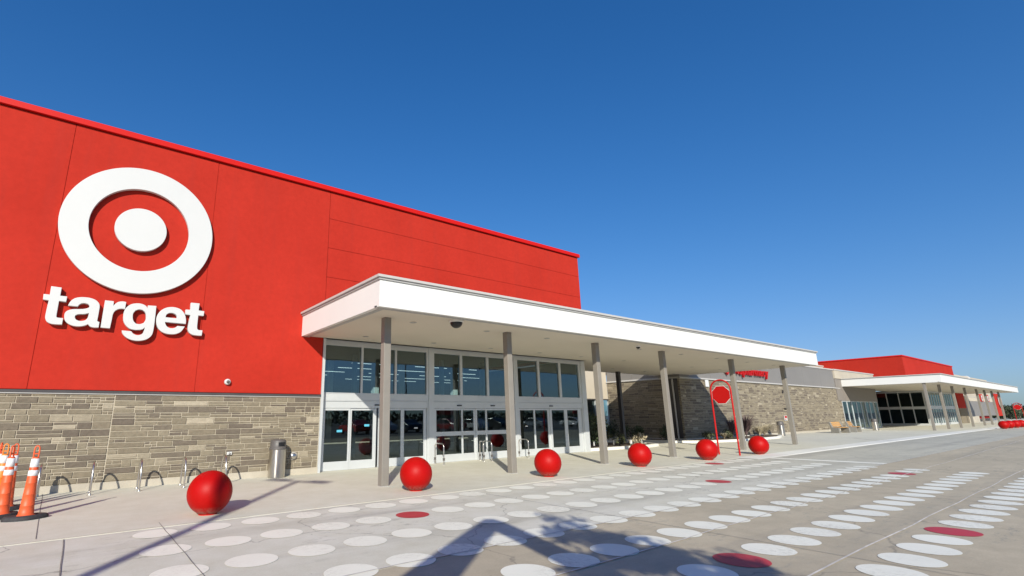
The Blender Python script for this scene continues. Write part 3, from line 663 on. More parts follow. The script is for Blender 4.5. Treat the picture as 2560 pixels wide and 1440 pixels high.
# ---------------------------------------------------------------- channelizer cones
def cone(body='orange'):
    r = empty('traffic_delineator', label='d', cat='traffic cone', group='orange traffic delineators at the left')
    b = MB(); rr = lambda z: .105 - (.105 - .052) * (z - .05) / .95
    prof = [(.128, .045), (.120, .075), (.108, .08)]
    for z in (.22, .40, .58):
        prof += [(rr(z) , z - .006), (rr(z) + .0035, z), (rr(z) - .001, z + .005)]
    prof += [(rr(.98), .98), (rr(.98) * .8, 1.0), (.001, 1.002)]
    b.lathe(prof, n=28); b.build('body', MAT[body], r)
    for z0, z1 in ((.695, .785), (.835, .975)):
        b = MB(); b.lathe([(rr(z0) + .0005, z0), (rr(z0) + .004, z0 + .002), (rr(z1) + .004, z1 - .002), (rr(z1) + .0005, z1)], n=28); b.build('reflective_band', MAT['reflect'], r)
    b = MB(); b.tube([(-.030, 0, .985), (-.036, 0, 1.05), (-.033, 0, 1.14), (-.022, 0, 1.175), (0, 0, 1.187), (.022, 0, 1.175), (.033, 0, 1.14), (.036, 0, 1.05), (.030, 0, .985)], .0115, 8)
    b.box(-.035, .035, -.009, .009, 1.045, 1.065); b.build('handle', MAT[body], r)
    b = MB(); n = 30      # eight-sided rubber tyre base with two lobes
    pf = [(.10, .06), (.17, .075), (.20, .068), (.222, .035), (.218, .0)]
    vs = []; fs = []
    for q, z in pf:
        for k in range(n):
            a = 2 * pi * k / n; s_ = 1 + .42 * abs(cos(a)) ** 2.2
            vs.append((q * cos(a) * s_, q * sin(a) * .86, z))
    for i in range(len(pf) - 1):
        for k in range(n): fs.append((i * n + k, (i + 1) * n + k, (i + 1) * n + (k + 1) % n, i * n + (k + 1) % n))
    b.add(vs, fs, smooth=True); b.add([vs[k] for k in range(n)], [tuple(range(n))]); b.build('base', MAT['rubber'], r)
    return r
c0 = cone()
cl = [((-.575, 11.38), .15, 'orange traffic delineator standing apart, rightmost and nearest of its cluster'),
      ((-.93, 11.80), .9, 'orange traffic delineator behind and left of the nearest one, with a tilted reflection'),
      ((-.96, 12.74), .4, 'slim orange traffic delineator just right of the cluster centre, handle ring against the wall')]
for i, ((x, y), rz, lb) in enumerate(cl):
    o = c0 if i == 0 else copy_tree(c0); setl(o, (x, y, PZ), rz, lb)
setl(copy_tree(c0), (-1.26, 13.62, PZ), 1.35, 'orange traffic delineator at the left edge, its handle seen edge-on'); 
c1_ = cone('orangey'); setl(c1_, (-1.12, 12.9, PZ), .1, 'paler yellow-orange traffic delineator in the middle of the cluster')
setl(copy_tree(c0), (-1.62, 13.1, PZ), .3, 'orange traffic delineator mostly beyond the left edge of the photo')

# ---------------------------------------------------------------- bike racks
def rack():
    r = empty('bike_rack', label='r', cat='bike rack', group='steel hoop bike racks along the stone wall')
    b = MB(); pts = []
    w, h = .283, .69
    pts += [(0, -w, 0), (0, -w - .0, .16)]
    for i in range(0, 25):
        a = pi * i / 24; pts.append((0, -w * cos(a) * (1.0 if True else 0), .27 + (h - .27) * sin(a) ** .9))
    pts += [(0, w, .16), (0, w, 0)]
    b.tube(pts, .021, 12); b.build('hoop', MAT['steel'], r)
    for s in (-1, 1):
        b = MB(); b.lathe([(.023, .004), (.06, .004), (.062, .0)], (0, s * w, 0), 20, False); b.lathe([(.0235, .03), (.027, .025), (.03, .004)], (0, s * w, 0), 20); b.build('foot_plate', MAT['steel'], r)
    return r
k0 = rack()
rl = ['steel bike rack seen edge-on, leftmost, beside the orange delineators', 'steel bike rack second from the left, seen almost edge-on', 'steel bike rack in the middle of the row of five',
      'steel bike rack second from the right, just left of the nearest red ball', 'steel bike rack rightmost of the row, partly behind the nearest red ball']
for i, lb in enumerate(rl): setl(k0 if i == 0 else copy_tree(k0), (-.60 + .935 * i + (.0), 14.345, PZ), 0, lb)

# ---------------------------------------------------------------- bins
def trash():
    r = empty('trash_can', label='t', cat='trash can')
    b = MB(); n = 40; rx, ry = .235, .235
    b.lathe([(.0, .012), (.222, .0), (.228, .02), (.228, .76), (.231, .775)], n=48); b.build('drum', MAT['drum'], r)
    b = MB(); b.lathe([(.236, .755), (.242, .765), (.242, .79), (.220, .80), (.214, .96), (.205, 1.0), (.17, 1.025), (.10, 1.038), (.001, 1.042)], n=48); b.build('lid', MAT['castlid'], r)
    b = MB(); vs = []; fs = []; m = 12
    for z in (.845, .955):
        for k in range(m + 1):
            a = radians(-105) + radians(52) * k / m; vs.append((.2205 * cos(a), .2205 * sin(a), z))
    for k in range(m): fs.append((k, k + 1, m + 2 + k, m + 1 + k))
    b.add(vs, fs); b.build('slot', MAT['black'], r)
    return r
t0 = trash(); setl(t0, (4.60, 14.62, PZ), 0, 'steel drum trash can with grey lid against the stone wall left of the doors', 'steel trash cans along the front')
setl(copy_tree(t0), (41.6, 15.9, PZ), .5, 'steel trash can in front of the far stone wall, behind the last near column')
setl(copy_tree(t0), (58.9, 14.75, PZ), .9, 'distant steel trash can in front of the corner windows under the far canopy')

# ---------------------------------------------------------------- door guard rails
def guard():
    r = empty('door_guard_rail', label='g', cat='guard rail', group='steel hoop guards between the doors')
    b = MB(); w, h, rc = .27, .70, .13
    pts = [(0, -w, 0), (0, -w, h - rc)] + [(0, -w + rc - rc * cos(a), h - rc + rc * sin(a)) for a in [pi / 2 * i / 8 for i in range(1, 9)]]
    pts += [(0, w - rc + rc * sin(a), h - rc + rc * cos(a)) for a in [pi / 2 * i / 8 for i in range(0, 9)]] + [(0, w, 0)]
    b.tube(pts, .021, 12); b.build('hoop', MAT['steel'], r)
    for s in (-1, 1):
        b = MB(); b.lathe([(.022, .14), (.043, .142), (.043, .158), (.038, .164), (.038, .198), (.043, .204), (.043, .222), (.022, .224)], (0, s * w, 0), 20, False); b.build('clamp', MAT['castlid'], r)
        b = MB(); b.lathe([(.022, .006), (.05, .006), (.052, 0)], (0, s * w, 0), 20, False); b.build('foot_plate', MAT['steel'], r)
    return r
g0 = guard()
for i, (x, y, rz, lb) in enumerate([(10.26, 14.73, 0, 'steel hoop guard at the left of the middle doors, behind the second red ball'),
        (12.26, 14.82, -.42, 'steel hoop guard at the centre of the middle doors, left one of the crossed pair'),
        (12.50, 14.78, -.05, 'steel hoop guard at the centre of the middle doors, right one of the crossed pair'),
        (14.48, 14.87, 0, 'steel hoop guard between the middle and right-hand doors, by the second column')]):
    setl(g0 if i == 0 else copy_tree(g0), (x, y, PZ), rz, lb)

# ---------------------------------------------------------------- stop sign hoops
def stopsign():
    r = empty('octagonal_sign', label='s', cat='traffic sign', group='red octagonal signs in tall hoops')
    b = MB(); w = .40
    pts = [(0, -w, 0), (0, -w, 2.57)] + [(0, -w * cos(a), 2.57 + w * sin(a)) for a in [pi * i / 20 for i in range(1, 20)]] + [(0, w, 2.57), (0, w, 0)]
    b.tube(pts, .032, 14); b.build('hoop', MAT['redgloss'], r)
    oct_ = lambda q: [(q * cos(radians(22.5 + 45 * i)), 2.37 + q * sin(radians(22.5 + 45 * i))) for i in range(8)]
    b = MB(); b.prism(oct_(.375), lambda u, v, w_: (w_, u, v), -.012, -.006); b.build('red_plate', MAT['redgloss'], r)
    b = MB(); b.prism(oct_(.39), lambda u, v, w_: (w_, u, v), -.0055, .004); b.build('plate_rim', MAT['reflect'], r)
    for s in (-1, 1):
        for z in (2.25, 2.49):
            b = MB(); b.tube([(.01, s * .30, z), (.01, s * .40, z)], .014, 8); b.build('bracket', MAT['redgloss'], r)
    return r
s0 = stopsign(); setl(s0, (21.2, 10.1, PZ), 0, 'red octagonal sign in a tall red hoop between two red balls')
setl(copy_tree(s0), (108, 10.6, -.25), 0, 'distant red octagonal sign in a hoop at the right edge')

# ---------------------------------------------------------------- cameras, wall fittings
def dome(rad, mt):
    r = empty('dome_camera', label='d', cat='security camera')
    b = MB(); b.lathe([(0, .02), (rad * 1.15, .02), (rad * 1.15, -.02), (rad, -.035)], n=28, smooth=False); b.build('housing', MAT[mt], r)
    b = MB(); b.lathe([(rad * .98, -.034)] + [(max(rad * .98 * cos(a), .001), -.034 - rad * .9 * sin(a)) for a in [pi / 2 * i / 8 for i in range(1, 9)]], n=28); b.build('dome', MAT['black'], r); return r
setl(dome(.17, 'white'), (7.80, 10.36, 4.10), 0, 'large black dome camera under the canopy between the first two columns')
d2 = dome(.075, 'white'); setl(d2, (16.45, 10.6, 4.10), 0, 'small dome camera under the canopy between the third and fourth columns')
r = empty('wall_camera', (3.16, YW, 2.63), label='round white security camera on the red wall right of the big lettering', cat='security camera')
b = MB(); b.lathe([(.001, .0), (.085, .0), (.085, .05), (.07, .085), (.045, .10), (.001, .10)], n=28); h = b.build('housing', MAT['signwhite'], r); h.rotation_euler = (radians(90), 0, 0)
b = MB(); b.lathe([(.044, .10), (.040, .125), (.022, .14), (.001, .145)], n=20); h = b.build('lens', MAT['castlid'], r); h.rotation_euler = (radians(90), 0, 0)
r = empty('wall_outlet', (3.38, YW, .70), label='small white outlet plate on the stone wall above the rightmost bike rack', cat='outlet')
b = MB(); b.box(-.065, .065, -.045, -.02, -.04, .04); b.build('plate', MAT['signwhite'], r, bevel=.005)
b = MB(); b.tube([(-.02, -.05, -.01), (.0, -.062, -.03), (.03, -.055, .0)], .008, 6); b.tube([(.0, -.05, .02), (.02, -.06, -.035)], .008, 6); b.build('spring_clip', MAT['castlid'], r)
r = empty('pipe_cap', (5.17, YW, .535), label='round metal pipe cover on the stone wall right of the near trash can', cat='pipe cover')
b = MB(); b.lathe([(.001, .07), (.075, .07), (.088, .055), (.09, .02)], n=28); h = b.build('cover', MAT['steel'], r); h.rotation_euler = (radians(90), 0, 0)
b = MB(); b.lathe([(.09, .022), (.108, .03), (.108, .018)], n=28); h = b.build('ring', MAT['trimlight'], r); h.rotation_euler = (radians(90), 0, 0)
r = empty('notice_board', (33.85, YF, 3.63), label='white notice panel high on the shaded stone wall left of the octagonal sign', cat='notice')
b = MB(); b.box(-.2, .2, -.07, -.03, -.22, .22); b.build('panel', MAT['reflect'], r)
r = empty('wall_bracket', (45.9, YF, 2.0), label='dark bracket fitting on the far stone wall behind the last near column', cat='wall fitting')
b = MB(); b.box(-.22, .22, -.16, -.02, -.03, .03); b.build('plate', MAT['darkcol'], r)
r = empty('wall_notice', (45.6, YF, 1.25), label='small red and white notice on the far stone wall above the trash can', cat='notice')
b = MB(); b.box(-.26, .26, -.06, -.02, -.19, .19); p = b.build('panel', MAT['signwhite'], r)
b = MB(); b.box(-.22, .22, -.066, -.0605, .0, .16); b.box(-.22, .05, -.066, -.0605, -.12, -.06); b.build('red_print', MAT['redgloss'], r)
r = empty('wall_lamp', (45.9, YF, 3.35), label='small dark wall lamp high on the far stone wall by the last near column', cat='wall lamp')
b = MB(); b.box(-.08, .08, -.14, -.02, -.1, .1); b.build('shade', MAT['darkcol'], r)

# ---------------------------------------------------------------- planters and plants
def planter(poly, label):
    cx = sum(p[0] for p in poly) / len(poly); cy = sum(p[1] for p in poly) / len(poly)
    r = empty('planter_bed', (cx, cy, PZ), label=label, cat='planter')
    n = len(poly); b = MB((cx, cy, PZ)); 
    ins = []
    for i in range(n):
        a, p, c = Vector(poly[i - 1]), Vector(poly[i]), Vector(poly[(i + 1) % n])
        d1 = (p - a).normalized(); d2_ = (c - p).normalized(); nrm = Vector((-(d1.y + d2_.y), d1.x + d2_.x)).normalized()
        ins.append(p + nrm * .15)
    vs = [(p[0], p[1], PZ - .01) for p in poly] + [(p[0], p[1], PZ + .13) for p in poly] + [(p.x, p.y, PZ + .13) for p in ins] + [(p.x, p.y, PZ + .03) for p in ins]
    fs = []
    for i in range(n):
        j = (i + 1) % n
        for k in range(3): fs.append((k * n + i, k * n + j, (k + 1) * n + j, (k + 1) * n + i))
    b.add(vs, fs); b.build('edging', MAT['kerb'], r)
    b = MB((cx, cy, PZ)); b.add([(p.x, p.y, PZ + .09) for p in ins], [tuple(range(n))]); b.build('mulch', MAT['mulch'], r)
    return r
planter([(19.05, 15.30), (23.0, 14.98), (24.6, 15.25), (25.2, 16.2), (25.0, 18.2), (19.05, 21.6)], 'kerbed planting bed beside the right-hand doors')
planter([(27.9, 21.8), (27.9, 16.4), (29.0, 15.1), (31.5, 14.55), (34.5, 14.35), (37.5, 14.5), (40.0, 15.3), (41.0, 16.8), (30.35, 16.85), (30.3, 21.8)], 'curved kerbed planting bed along the far stone wall')
def leafy(b, rnd, c, rad, n, size, zf=1.0, up=0):
    for _ in range(n):
        while 1:
            p = Vector((rnd.uniform(-1, 1), rnd.uniform(-1, 1), rnd.uniform(-1, 1)))
            if .25 < p.length < 1: break
        q = Vector(c) + Vector((p.x * rad, p.y * rad, p.z * rad * zf))
        a = Vector((rnd.uniform(-1, 1), rnd.uniform(-1, 1), rnd.uniform(-.6, 1) + up)).normalized(); s = size * rnd.uniform(.6, 1.4)
        w = a.orthogonal().normalized(); w = (Matrix.Rotation(rnd.uniform(0, 6.3), 3, a) @ w) * s * .3; a = a * s
        b.add([q, q + a * .45 + w, q + a, q + a * .45 - w], [(0, 1, 2, 3)])
def shrub(loc, h, w, mt, label, n=420, size=.11, seed=1, lobes=7, nm='shrub'):
    rnd = random.Random(seed); r = empty(nm, loc, label=label, cat='shrub', group='shrubs and plants in the planting beds')
    b = MB()
    for k in range(lobes):
        a = rnd.uniform(0, 6.28); q = rnd.uniform(0, .5) * w
        z = h * rnd.uniform(.22, .82); leafy(b, rnd, (q * cos(a), q * sin(a), z), w * rnd.uniform(.28, .5), n // lobes, size, 1.0, .3)
    b.build('foliage', MAT[mt], r)
    b = MB()
    for k in range(9):
        a = rnd.uniform(0, 6.28); b.tube([(0, 0, 0), (w * .15 * cos(a), w * .15 * sin(a), h * .4), (w * .42 * cos(a + .3), w * .42 * sin(a + .3), h * .88)], [.012, .009, .003], 5)
    b.build('stem', MAT['bark'], r); return r
shrub((20.3, 16.2, .1), 1.75, .75, 'leaf', 'tall dark shrub against the end of the glazed entrance', 900, .12, 1)
shrub((21.4, 16.3, .1), 1.95, .7, 'leaf2', 'tall shrub with sunlit olive leaves beside the right-hand doors', 750, .10, 2)
shrub((21.2, 18.6, .1), 2.0, .9, 'leaf', 'dark shrub deep in the recess near the lone dark column', 800, .12, 3)
shrub((23.6, 18.2, .1), 1.3, .9, 'leaf', 'lower dark shrub in the recess before the dark column', 700, .12, 4)
shrub((22.0, 15.75, .1), .55, .45, 'leaf2', 'low green plant at the front of the near planting bed', 260, .09, 5)
shrub((24.0, 15.9, .1), .62, .40, 'dry', 'dry straw-coloured plant above the fourth red ball', 200, .13, 6)
shrub((23.1, 15.7, .1), .40, .35, 'dry', 'small withered plant left of the straw-coloured one', 110, .10, 7)
shrub((29.5, 19.6, .1), .9, .8, 'leaf', 'dark shrub at the foot of the shaded return wall', 600, .12, 8)
shrub((29.3, 17.6, .1), .7, .7, 'leaf', 'low dark shrub at the shaded stone corner', 500, .11, 9)
shrub((28.9, 21.2, .1), 1.1, .8, 'leaf', 'dark shrub deepest in the shaded corner of the recess', 500, .12, 12)
shrub((27.2, 19.0, .1), .8, .7, 'leaf', 'low dark shrub right of the lone dark column', 450, .11, 13)
shrub((25.0, 19.8, .1), 1.5, .8, 'leaf', 'tall dark shrub behind the lone dark column', 650, .12, 14)
shrub((31.2, 16.0, .1), .5, .5, 'leaf2', 'low plant in the shade at the start of the far bed', 260, .10, 10)
shrub((33.2, 15.7, .1), .5, .5, 'leaf2', 'low green plant below the shadow edge on the far bed', 260, .10, 11)
for i, (x, y) in enumerate([(20.0, 15.75), (21.3, 15.6), (22.6, 15.5), (23.4, 15.42), (20.7, 15.55)]):
    r = empty('planting_tag', (x, y, .1), rz=i * 1.1, label=['white plant tag nearest the doors', 'white plant tag left of the third column', 'white plant tag at the centre of the near bed', 'pointed white plant tag left of the straw plant', 'tall white plant tag between two low plants'][i], cat='plant tag', group='white plant tags in the near bed')
    b = MB(); b.prism([(-.05, .10), (.05, .10), (.03, .26), (0, .30), (-.04, .25)], lambda u, v, w: (u, w, v), -.003, .003); b.build('flag', MAT['signwhite'], r)
    b = MB(); b.tube([(0, 0, 0), (0, 0, .12)], .005, 5); b.build('stake', MAT['steel'], r)
def grass(loc, h, w, n, mt, label, seed, nm='fountain_grass', lean=(0, 0)):
    rnd = random.Random(seed); r = empty(nm, loc, label=label, cat='ornamental grass', group='ornamental grasses along the far stone wall')
    b = MB()
    for _ in range(n):
        a = rnd.uniform(0, 6.28); s = rnd.uniform(.3, 1) * w; hh = h * rnd.uniform(.6, 1.05); wd = rnd.uniform(.012, .022)
        nx, ny = -sin(a) * wd, cos(a) * wd
        P = [Vector((cos(a) * s * t * t + lean[0] * t * t, sin(a) * s * t * t + lean[1] * t * t, hh * t * (1.12 - .22 * t))) for t in (0, .35, .7, 1)]
        vs = []
        for k, p in enumerate(P): f = (1, 1.3, 1, .25)[k]; vs += [p + Vector((nx, ny, 0)) * f, p - Vector((nx, ny, 0)) * f]
        b.add(vs, [(0, 1, 3, 2), (2, 3, 5, 4), (4, 5, 7, 6)])
    b.build('blades', MAT[mt], r); return r
grass((36.3, 16.0, .1), 1.5, .85, 420, 'purple', 'tall purple-brown fountain grass right of the octagonal sign', 1)
grass((34.6, 16.1, .1), 1.25, .5, 200, 'purple', 'purple-brown fountain grass half hidden behind the fifth column', 2)
grass((38.0, 15.9, .1), .8, .9, 240, 'dry', 'low tan grass leaning right beside the tall purple grass', 3, lean=(.5, 0))
grass((39.2, 16.1, .1), .85, .8, 240, 'dry', 'tan grass at the end of the bed by the far trash can', 4, lean=(.5, 0))
grass((32.4, 15.6, .1), .4, .35, 120, 'dry', 'small pale tuft on the shaded bed edge left of the sign', 5)
grass((33.9, 15.2, .1), .35, .35, 120, 'dry', 'small pale tuft between the sign posts on the far bed edge', 6)

# ---------------------------------------------------------------- benches
def bench():
    r = empty('concrete_bench', label='b', cat='bench', group='concrete benches with wooden seats by the far windows')
    for s in (-1, 1):
        b = MB(); b.prism([(-.32, 0), (.30, 0), (.30, .40), (.02, .42), (-.16, .44), (-.30, .86), (-.40, .86), (-.30, .44)], lambda u, v, w: (w, u, v), s * .72 - .09, s * .72 + .09); b.build('end_support', MAT['benchconc'], r, bevel=.02)
    b = MB()
    for i in range(4): b.box(-.64, .64, .24 - .12 * i - .05, .24 - .12 * i + .045, .42, .46)
    b.build('seat', MAT['wood'], r)
    b = MB()
    for i in range(3): 
        z = .52 + .125 * i; y = -.21 - .045 * i
        b.prism([(y, z), (y - .035, z), (y - .075, z + .1), (y - .04, z + .1)], lambda u, v, w: (w, u, v), -.64, .64)
    b.build('backrest', MAT['wood'], r); return r
n0 = bench(); setl(n0, (50.4, 14.9, PZ), 2.95, 'concrete bench seen end-on with its back to the left, nearest of the two')
setl(copy_tree(n0), (53.6, 14.85, PZ), 3.2, 'concrete bench with orange wooden back, right one of the two')

# ---------------------------------------------------------------- far right
r = empty('red_pylon_sign', (131, YS - .3, 0), label='tall red panel with a white ring emblem at the far end of the store', cat='sign')
b = MB(); b.box(-3.2, 3.2, 0, .3, .8, 4.6); b.build('panel', MAT['red'], r)
b = MB(); b.lathe([(.55, -.02), (1.05, -.02), (1.05, -.06), (.55, -.06)], n=40, smooth=False); h = b.build('emblem_ring', MAT['signwhite'], r); h.rotation_euler = (radians(-90), 0, 0); h.location = (0, -.08, 3.2)
b = MB(); b.lathe([(.001, -.06), (.3, -.06), (.3, -.02)], n=30, smooth=False); h = b.build('emblem_disc', MAT['signwhite'], r); h.rotation_euler = (radians(-90), 0, 0); h.location = (0, -.08, 3.2)
for i, x in enumerate((116.6, 122.0)):
    r = empty('square_red_sign', (x, YS - .1, 3.45), label=['left red square sign with white mark above the grey far wall', 'right red square sign with white mark above the grey far wall'][i], cat='sign', group='red square signs on the far wall')
    b = MB(); b.box(-1.7, 1.7, 0, .07, -.32, .85); b.build('panel', MAT['red'], r)
    b = MB(); b.lathe([(.22, -.02), (.48, -.02), (.48, -.05), (.22, -.05)], n=30, smooth=False); h = b.build('white_mark', MAT['signwhite'], r); h.rotation_euler = (radians(-90), 0, 0); h.location = (.3, -.04, .2)
def cart():
    r = empty('shopping_cart', label='c', cat='shopping cart', group='red shopping carts lined up at the far wall')
    b = MB()
    b.add([(-.42, -.26, .48), (.40, -.2, .52), (.40, .2, .52), (-.42, .26, .48), (-.48, -.30, .98), (.46, -.24, .90), (.46, .24, .90), (-.48, .30, .98)], [(0, 3, 2, 1), (0, 1, 5, 4), (1, 2, 6, 5), (2, 3, 7, 6), (3, 0, 4, 7)]); b.build('basket', MAT['redgloss'], r)
    b = MB(); b.tube([(-.45, -.26, .5), (-.4, -.24, .15), (.4, -.2, .12)], .018, 6); b.tube([(-.45, .26, .5), (-.4, .24, .15), (.4, .2, .12)], .018, 6); b.build('frame', MAT['steel'], r)
    b = MB(); b.tube([(-.55, -.28, 1.02), (-.55, .28, 1.02)], .02, 8); b.build('handle', MAT['redgloss'], r)
    for x in (-.38, .38):
        for y in (-.2, .2): b = MB(); b.tube([(x, y - .015, .065), (x, y + .015, .065)], .065, 12); b.build('wheel', MAT['black'], r)
    return r
k1 = cart()
for i in range(14): setl(k1 if i == 0 else copy_tree(k1), (112.6 + .95 * i + (1.0 if i > 6 else 0), 15.9 + .0 * i, PZ), 0, 'red shopping cart in the far row under the grey wall')
r = empty('distant_shop', (400, 44, 0), label='low dark-roofed building with white and orange signs beyond the far canopy', cat='building')
b = MB(); b.box(-14, 20, -2, 14, 0, 3.2); b.build('wall', MAT['brownpanel'], r)
b = MB(); b.box(-15, 21, -3.4, 15, 3.2, 4.2); b.build('roof', simple('dark_blue_roof', (.06, .07, .10), .6), r)
b = MB(); b.box(-14.25, -14.05, 7, 13, 2.0, 3.0); b.build('white_sign', MAT['signwhite'], r)
b = MB(); b.box(-14.25, -14.05, 0, 5, 1.4, 3.0); b.build('orange_sign', MAT['orangey'], r)
def tree(loc, h, w, label, seed, n=2600, size=.5, mt='tree', group='trees beyond the far end of the store', trunk=.35, grp=True):
    rnd = random.Random(seed); r = empty('tree', loc, label=label, cat='tree')
    if group: r['group'] = group
    b = MB(); b.tube([(0, 0, 0), (.05 * w, 0, h * trunk), (0, .05 * w, h * .8)], [.03 * h, .022 * h, .008 * h], 8)
    tips = []
    for k in range(10):
        a = rnd.uniform(0, 6.28); z0 = h * rnd.uniform(trunk * .8, trunk * 1.5); e = Vector((cos(a) * w * rnd.uniform(.5, .9), sin(a) * w * rnd.uniform(.5, .9), h * rnd.uniform(trunk * 1.4, .95)))
        b.tube([(0, 0, z0), e * .5 + Vector((0, 0, z0 * .5)), e], [.013 * h, .008 * h, .002 * h], 6); tips.append(e)
    b.build('trunk', MAT['bark'], r)
    b = MB()
    for e in tips: leafy(b, rnd, e, w * rnd.uniform(.28, .42), n // 14, size, .8)
    leafy(b, rnd, (0, 0, h * .78), w * .55, n * 4 // 14, size, .8)
    b.build('crown', MAT[mt], r); return r
for i, (x, y, h, w) in enumerate([(143, 15.2, 2.2, 1.6), (150, 14.7, 2.5, 2), (156, 15.9, 2.3, 2), (166, 16.3, 2.7, 2.4), (150, 17.6, 2.1, 2)]):
    tree((x, y, 0), h, w, ['small dark tree nearest the far end of the store', 'dark tree under the distant octagonal sign', 'broad dark tree behind the distant sign', 'dark tree at the right edge near the horizon', 'tallest dark tree at the horizon on the right'][i], 20 + i, 1000, .28)
b = MB(); rnd = random.Random(5)
for i in range(170): leafy(b, rnd, (150 + i * .8, (150 + i * .8) * rnd.uniform(.085, .135), .6), rnd.uniform(.6, 1.2), 40, .5, .7)
tag(b.build('far_hedge', MAT['tree']), 'dark line of hedges and trees on the horizon at the right edge', 'hedge', kind='stuff')

# ---------------------------------------------------------------- things behind the camera that cast shade and show in the glass
def lamp_post(loc, rz, label, h=10.2):
    r = empty('lamp_post', loc, rz, label=label, cat='street lamp', group='car park lamp posts')
    b = MB(); b.tube([(0, 0, 0), (0, 0, h)], [.11, .075], 14); b.build('pole', MAT['darkcol'], r)
    b = MB(); b.lathe([(.001, .75), (.28, .75), (.30, .72), (.30, 0)], n=24, smooth=False); b.build('base', MAT['plinth'], r)
    b = MB(); b.box(-.85, .85, -.035, .035, h - .06, h + .02); b.build('arm', MAT['darkcol'], r)
    for s in (-1, 1): b = MB(); b.box(s * .35, s * 1.0, -.17, .17, h - .02, h + .06); b.build('lamp_head', MAT['darkcol'], r)
    return r
dS = Vector((cos(radians(SUN_AZ)), sin(radians(SUN_AZ))))
hL = 10.2; base = Vector((4.80, 13.42)) - dS * hL / tan(radians(SUN_EL))
lamp_post((base.x, base.y, 0), atan2(12.9 - 14.1, 5.18 - 4.52), 'tall dark lamp post with two flat heads behind the camera', hL)
lp = lamp_post((34, -26, -.05), .3, 'lamp post in the car park seen only in the glass')
# unseen gable shape, added for its A-shaped shadow, and young tree behind the camera: their shadows fall on the dots
A0 = Vector((5.475, 6.441)); hA = 5.0; P0 = A0 - dS * hA / tan(radians(SUN_EL)); vL = Vector((-dS.y, dS.x))
r = empty('gable_shadow_caster', (P0.x, P0.y, 0), label='unseen steep gable shape on two posts behind the camera, added to cast a shadow', cat='shadow caster')
fn = lambda u, v, w: (vL.x * u + dS.x * w, vL.y * u + dS.y * w, hA - v)
b = MB()
b.prism([(.10, -.02), (1.17, 1.37), (2.25, 2.75), (1.45, 2.75), (.58, 1.386), (0.0, .38)], fn, -.05, .05); b.build('left_caster_leg', MAT['timber'], r)
b = MB(); b.prism([(.10, -.02), (0, .38), (-.665, 1.41), (-1.25, 2.65), (-1.95, 2.65), (-.6, .70), (-.22, .13), (-.05, -.02)], fn, -.045, .045); b.build('right_caster_leg', MAT['timber'], r)
for u in (1.9, -1.6): b = MB(); b.prism([(u - .12, 2.76), (u + .12, 2.76), (u + .12, hA), (u - .12, hA)], fn, -.1, .1); b.build('post', MAT['timber'], r)
def shade_tree():
    rnd = random.Random(31); ht = 5.6; T0 = P0 - dS * 1.2 - vL * 2.0
    r = empty('young_tree', (T0.x, T0.y, 0), label='young leafy tree beside the gable shadow caster behind the camera', cat='tree')
    b = MB(); b.tube([(0, 0, 0), (.04, .02, 1.6), (0, 0, 3.6)], [.07, .055, .03], 8)
    g = MB()
    # crown filled below a slanting top edge, with gaps, and loose twigs above it; (lateral, along) offsets of the shade, turned into branch ends
    for k in range(46):
        lat = rnd.uniform(-2.9, -.75); top = -.45 - 1.5 * max(0, -.9 - lat) * .98
        al = top - .28 - rnd.random() ** 1.2 * 3.0
        if noise.noise(Vector((lat * 2.1, al * 1.3, 4.2))) > .12: continue
        z = 5 + (al + 1.2) * tan(radians(SUN_EL)); dd = rnd.uniform(-.25, .25); u = lat + 2.0; z += dd * tan(radians(SUN_EL))
        if z < 1.9: continue
        e = Vector((vL.x * u + dS.x * dd, vL.y * u + dS.y * dd, z)); s_ = Vector((0, 0, max(1.3, z - 1.3)))
        b.tube([s_, s_.lerp(e, .55) + Vector((0, 0, .1)), e], [.02, .012, .005], 6)
        leafy(g, rnd, e, .28, 250, .13, .8)
    for k in range(26):
        lat = rnd.uniform(-2.9, -.9); top = -.45 - 1.5 * max(0, -.9 - lat); al = top + rnd.uniform(.1, 1.0)
        z = 5 + (al + 1.2) * tan(radians(SUN_EL)); u = lat + 2.0; e = Vector((vL.x * u, vL.y * u, z)); s_ = Vector((vL.x * u * .4, vL.y * u * .4, z - .9))
        b.tube([s_, s_.lerp(e, .5) + Vector((.04, .02, .05)), e], [.012, .009, .004], 5); leafy(g, rnd, e, .13, 14, .11)
    b.build('trunk', MAT['bark'], r); g.build('crown', MAT['leaf'], r)
shade_tree()
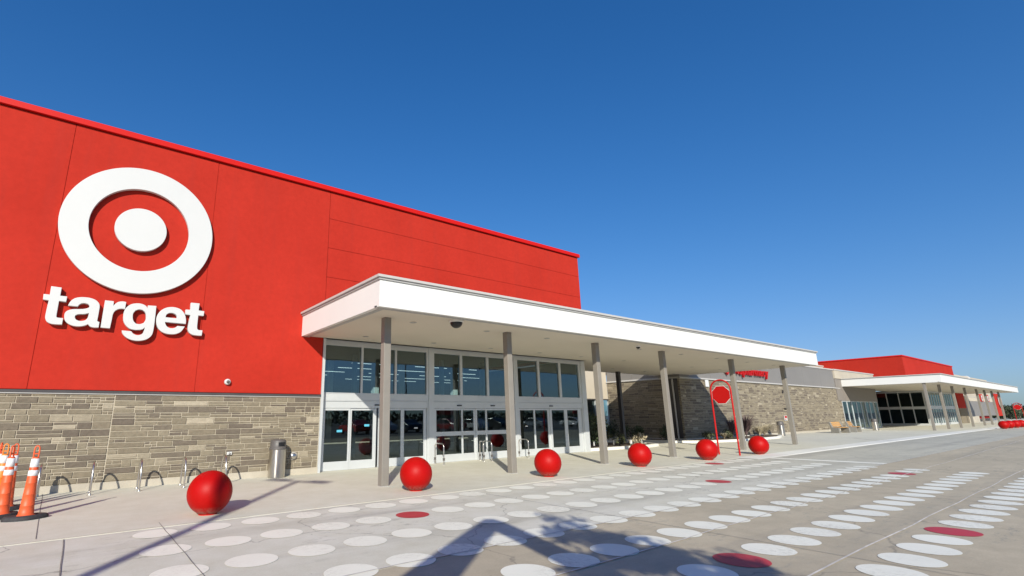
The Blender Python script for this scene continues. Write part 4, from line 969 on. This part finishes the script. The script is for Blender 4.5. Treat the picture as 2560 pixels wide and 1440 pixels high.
def car(col, name, label, loc, rz):
    m = simple(name, col, .25, var=.02); r = empty('parked_car', loc, rz, label=label, cat='car', group='parked cars behind the camera, seen in the door glass')
    W = .9
    side = [(-2.25, .30), (-2.3, .62), (-2.2, .86), (-1.5, .93), (-.95, 1.36), (-.3, 1.46), (.75, 1.44), (1.45, 1.08), (1.75, .98), (2.2, .92), (2.3, .65), (2.25, .30)]
    b = MB(); b.prism(side, lambda u, v, w: (u, w, v), -W, W); b.build('body', m, r, bevel=.08)
    b = MB()
    for s in (-1, 1): b.prism([(-1.38, .95), (-.9, 1.32), (-.3, 1.40), (.72, 1.38), (1.3, 1.08), (1.3, .97)], lambda u, v, w: (u, w, v), s * (W + .004), s * (W + .012))
    b.build('window', MAT['black'], r)
    for x in (-1.4, 1.42):
        for s in (-1, 1): b = MB(); b.tube([(x, s * .72, .33), (x, s * .92, .33)], .33, 20); b.build('wheel', MAT['rubber'], r)
    return r
cars = [((.5, .02, .02), 24, -20), ((.6, .6, .6), 27.3, -20.4), ((.02, .03, .06), 30.5, -20), ((.35, .02, .02), 37, -20.3), ((.7, .7, .7), 40.4, -20), ((.05, .05, .05), 44, -20), ((.25, .27, .3), 52, -20.2), ((.6, .6, .62), 60, -20), ((.1, .02, .02), 68, -20), ((.3, .3, .32), 78, -20)]
words = ['bright red', 'light grey', 'navy blue', 'dark red', 'white', 'black', 'mid grey', 'silver', 'maroon', 'charcoal']
for i, (c_, x, y) in enumerate(cars): car(c_, 'car_paint_%s' % words[i].replace(' ', '_'), '%s parked car in the car park row behind the camera' % words[i], (x, y, -.05), radians(90 + random.uniform(-3, 3)))
r = empty('cart_shelter', (33.8, -17, -.05), label='cart return rack with a long red sign board in the car park behind the camera', cat='cart return')
b = MB(); b.box(-1.6, 1.6, -.05, .05, 1.9, 2.4); b.build('sign_board', MAT['redgloss'], r)
b = MB()
for x in (-1.5, 1.5): b.tube([(x, 0, 0), (x, 0, 2.4)], .04, 8); b.tube([(x, 0, .9), (x, -4, .9), (x, -4, 0)], .03, 8)
b.build('rail', MAT['steel'], r)
q = copy_tree(r); q.location = (58, -17, -.05); q['label'] = 'second cart return rack with a red sign board further along the car park'
r['group'] = q['group'] = 'cart return racks in the car park'
b = MB(); rnd = random.Random(8)
for i in range(260):
    x = -60 + i * 1.25; h = 2.7 + 1.6 * noise.noise(Vector((x * .07, 0, 0))) ; leafy(b, rnd, (x, -75 + rnd.uniform(-4, 4), h * .5), h * .62, 34, 1.0, .8)
tag(b.build('car_park_trees', MAT['tree']), 'dark belt of trees beyond the car park behind the camera', 'trees', kind='stuff')
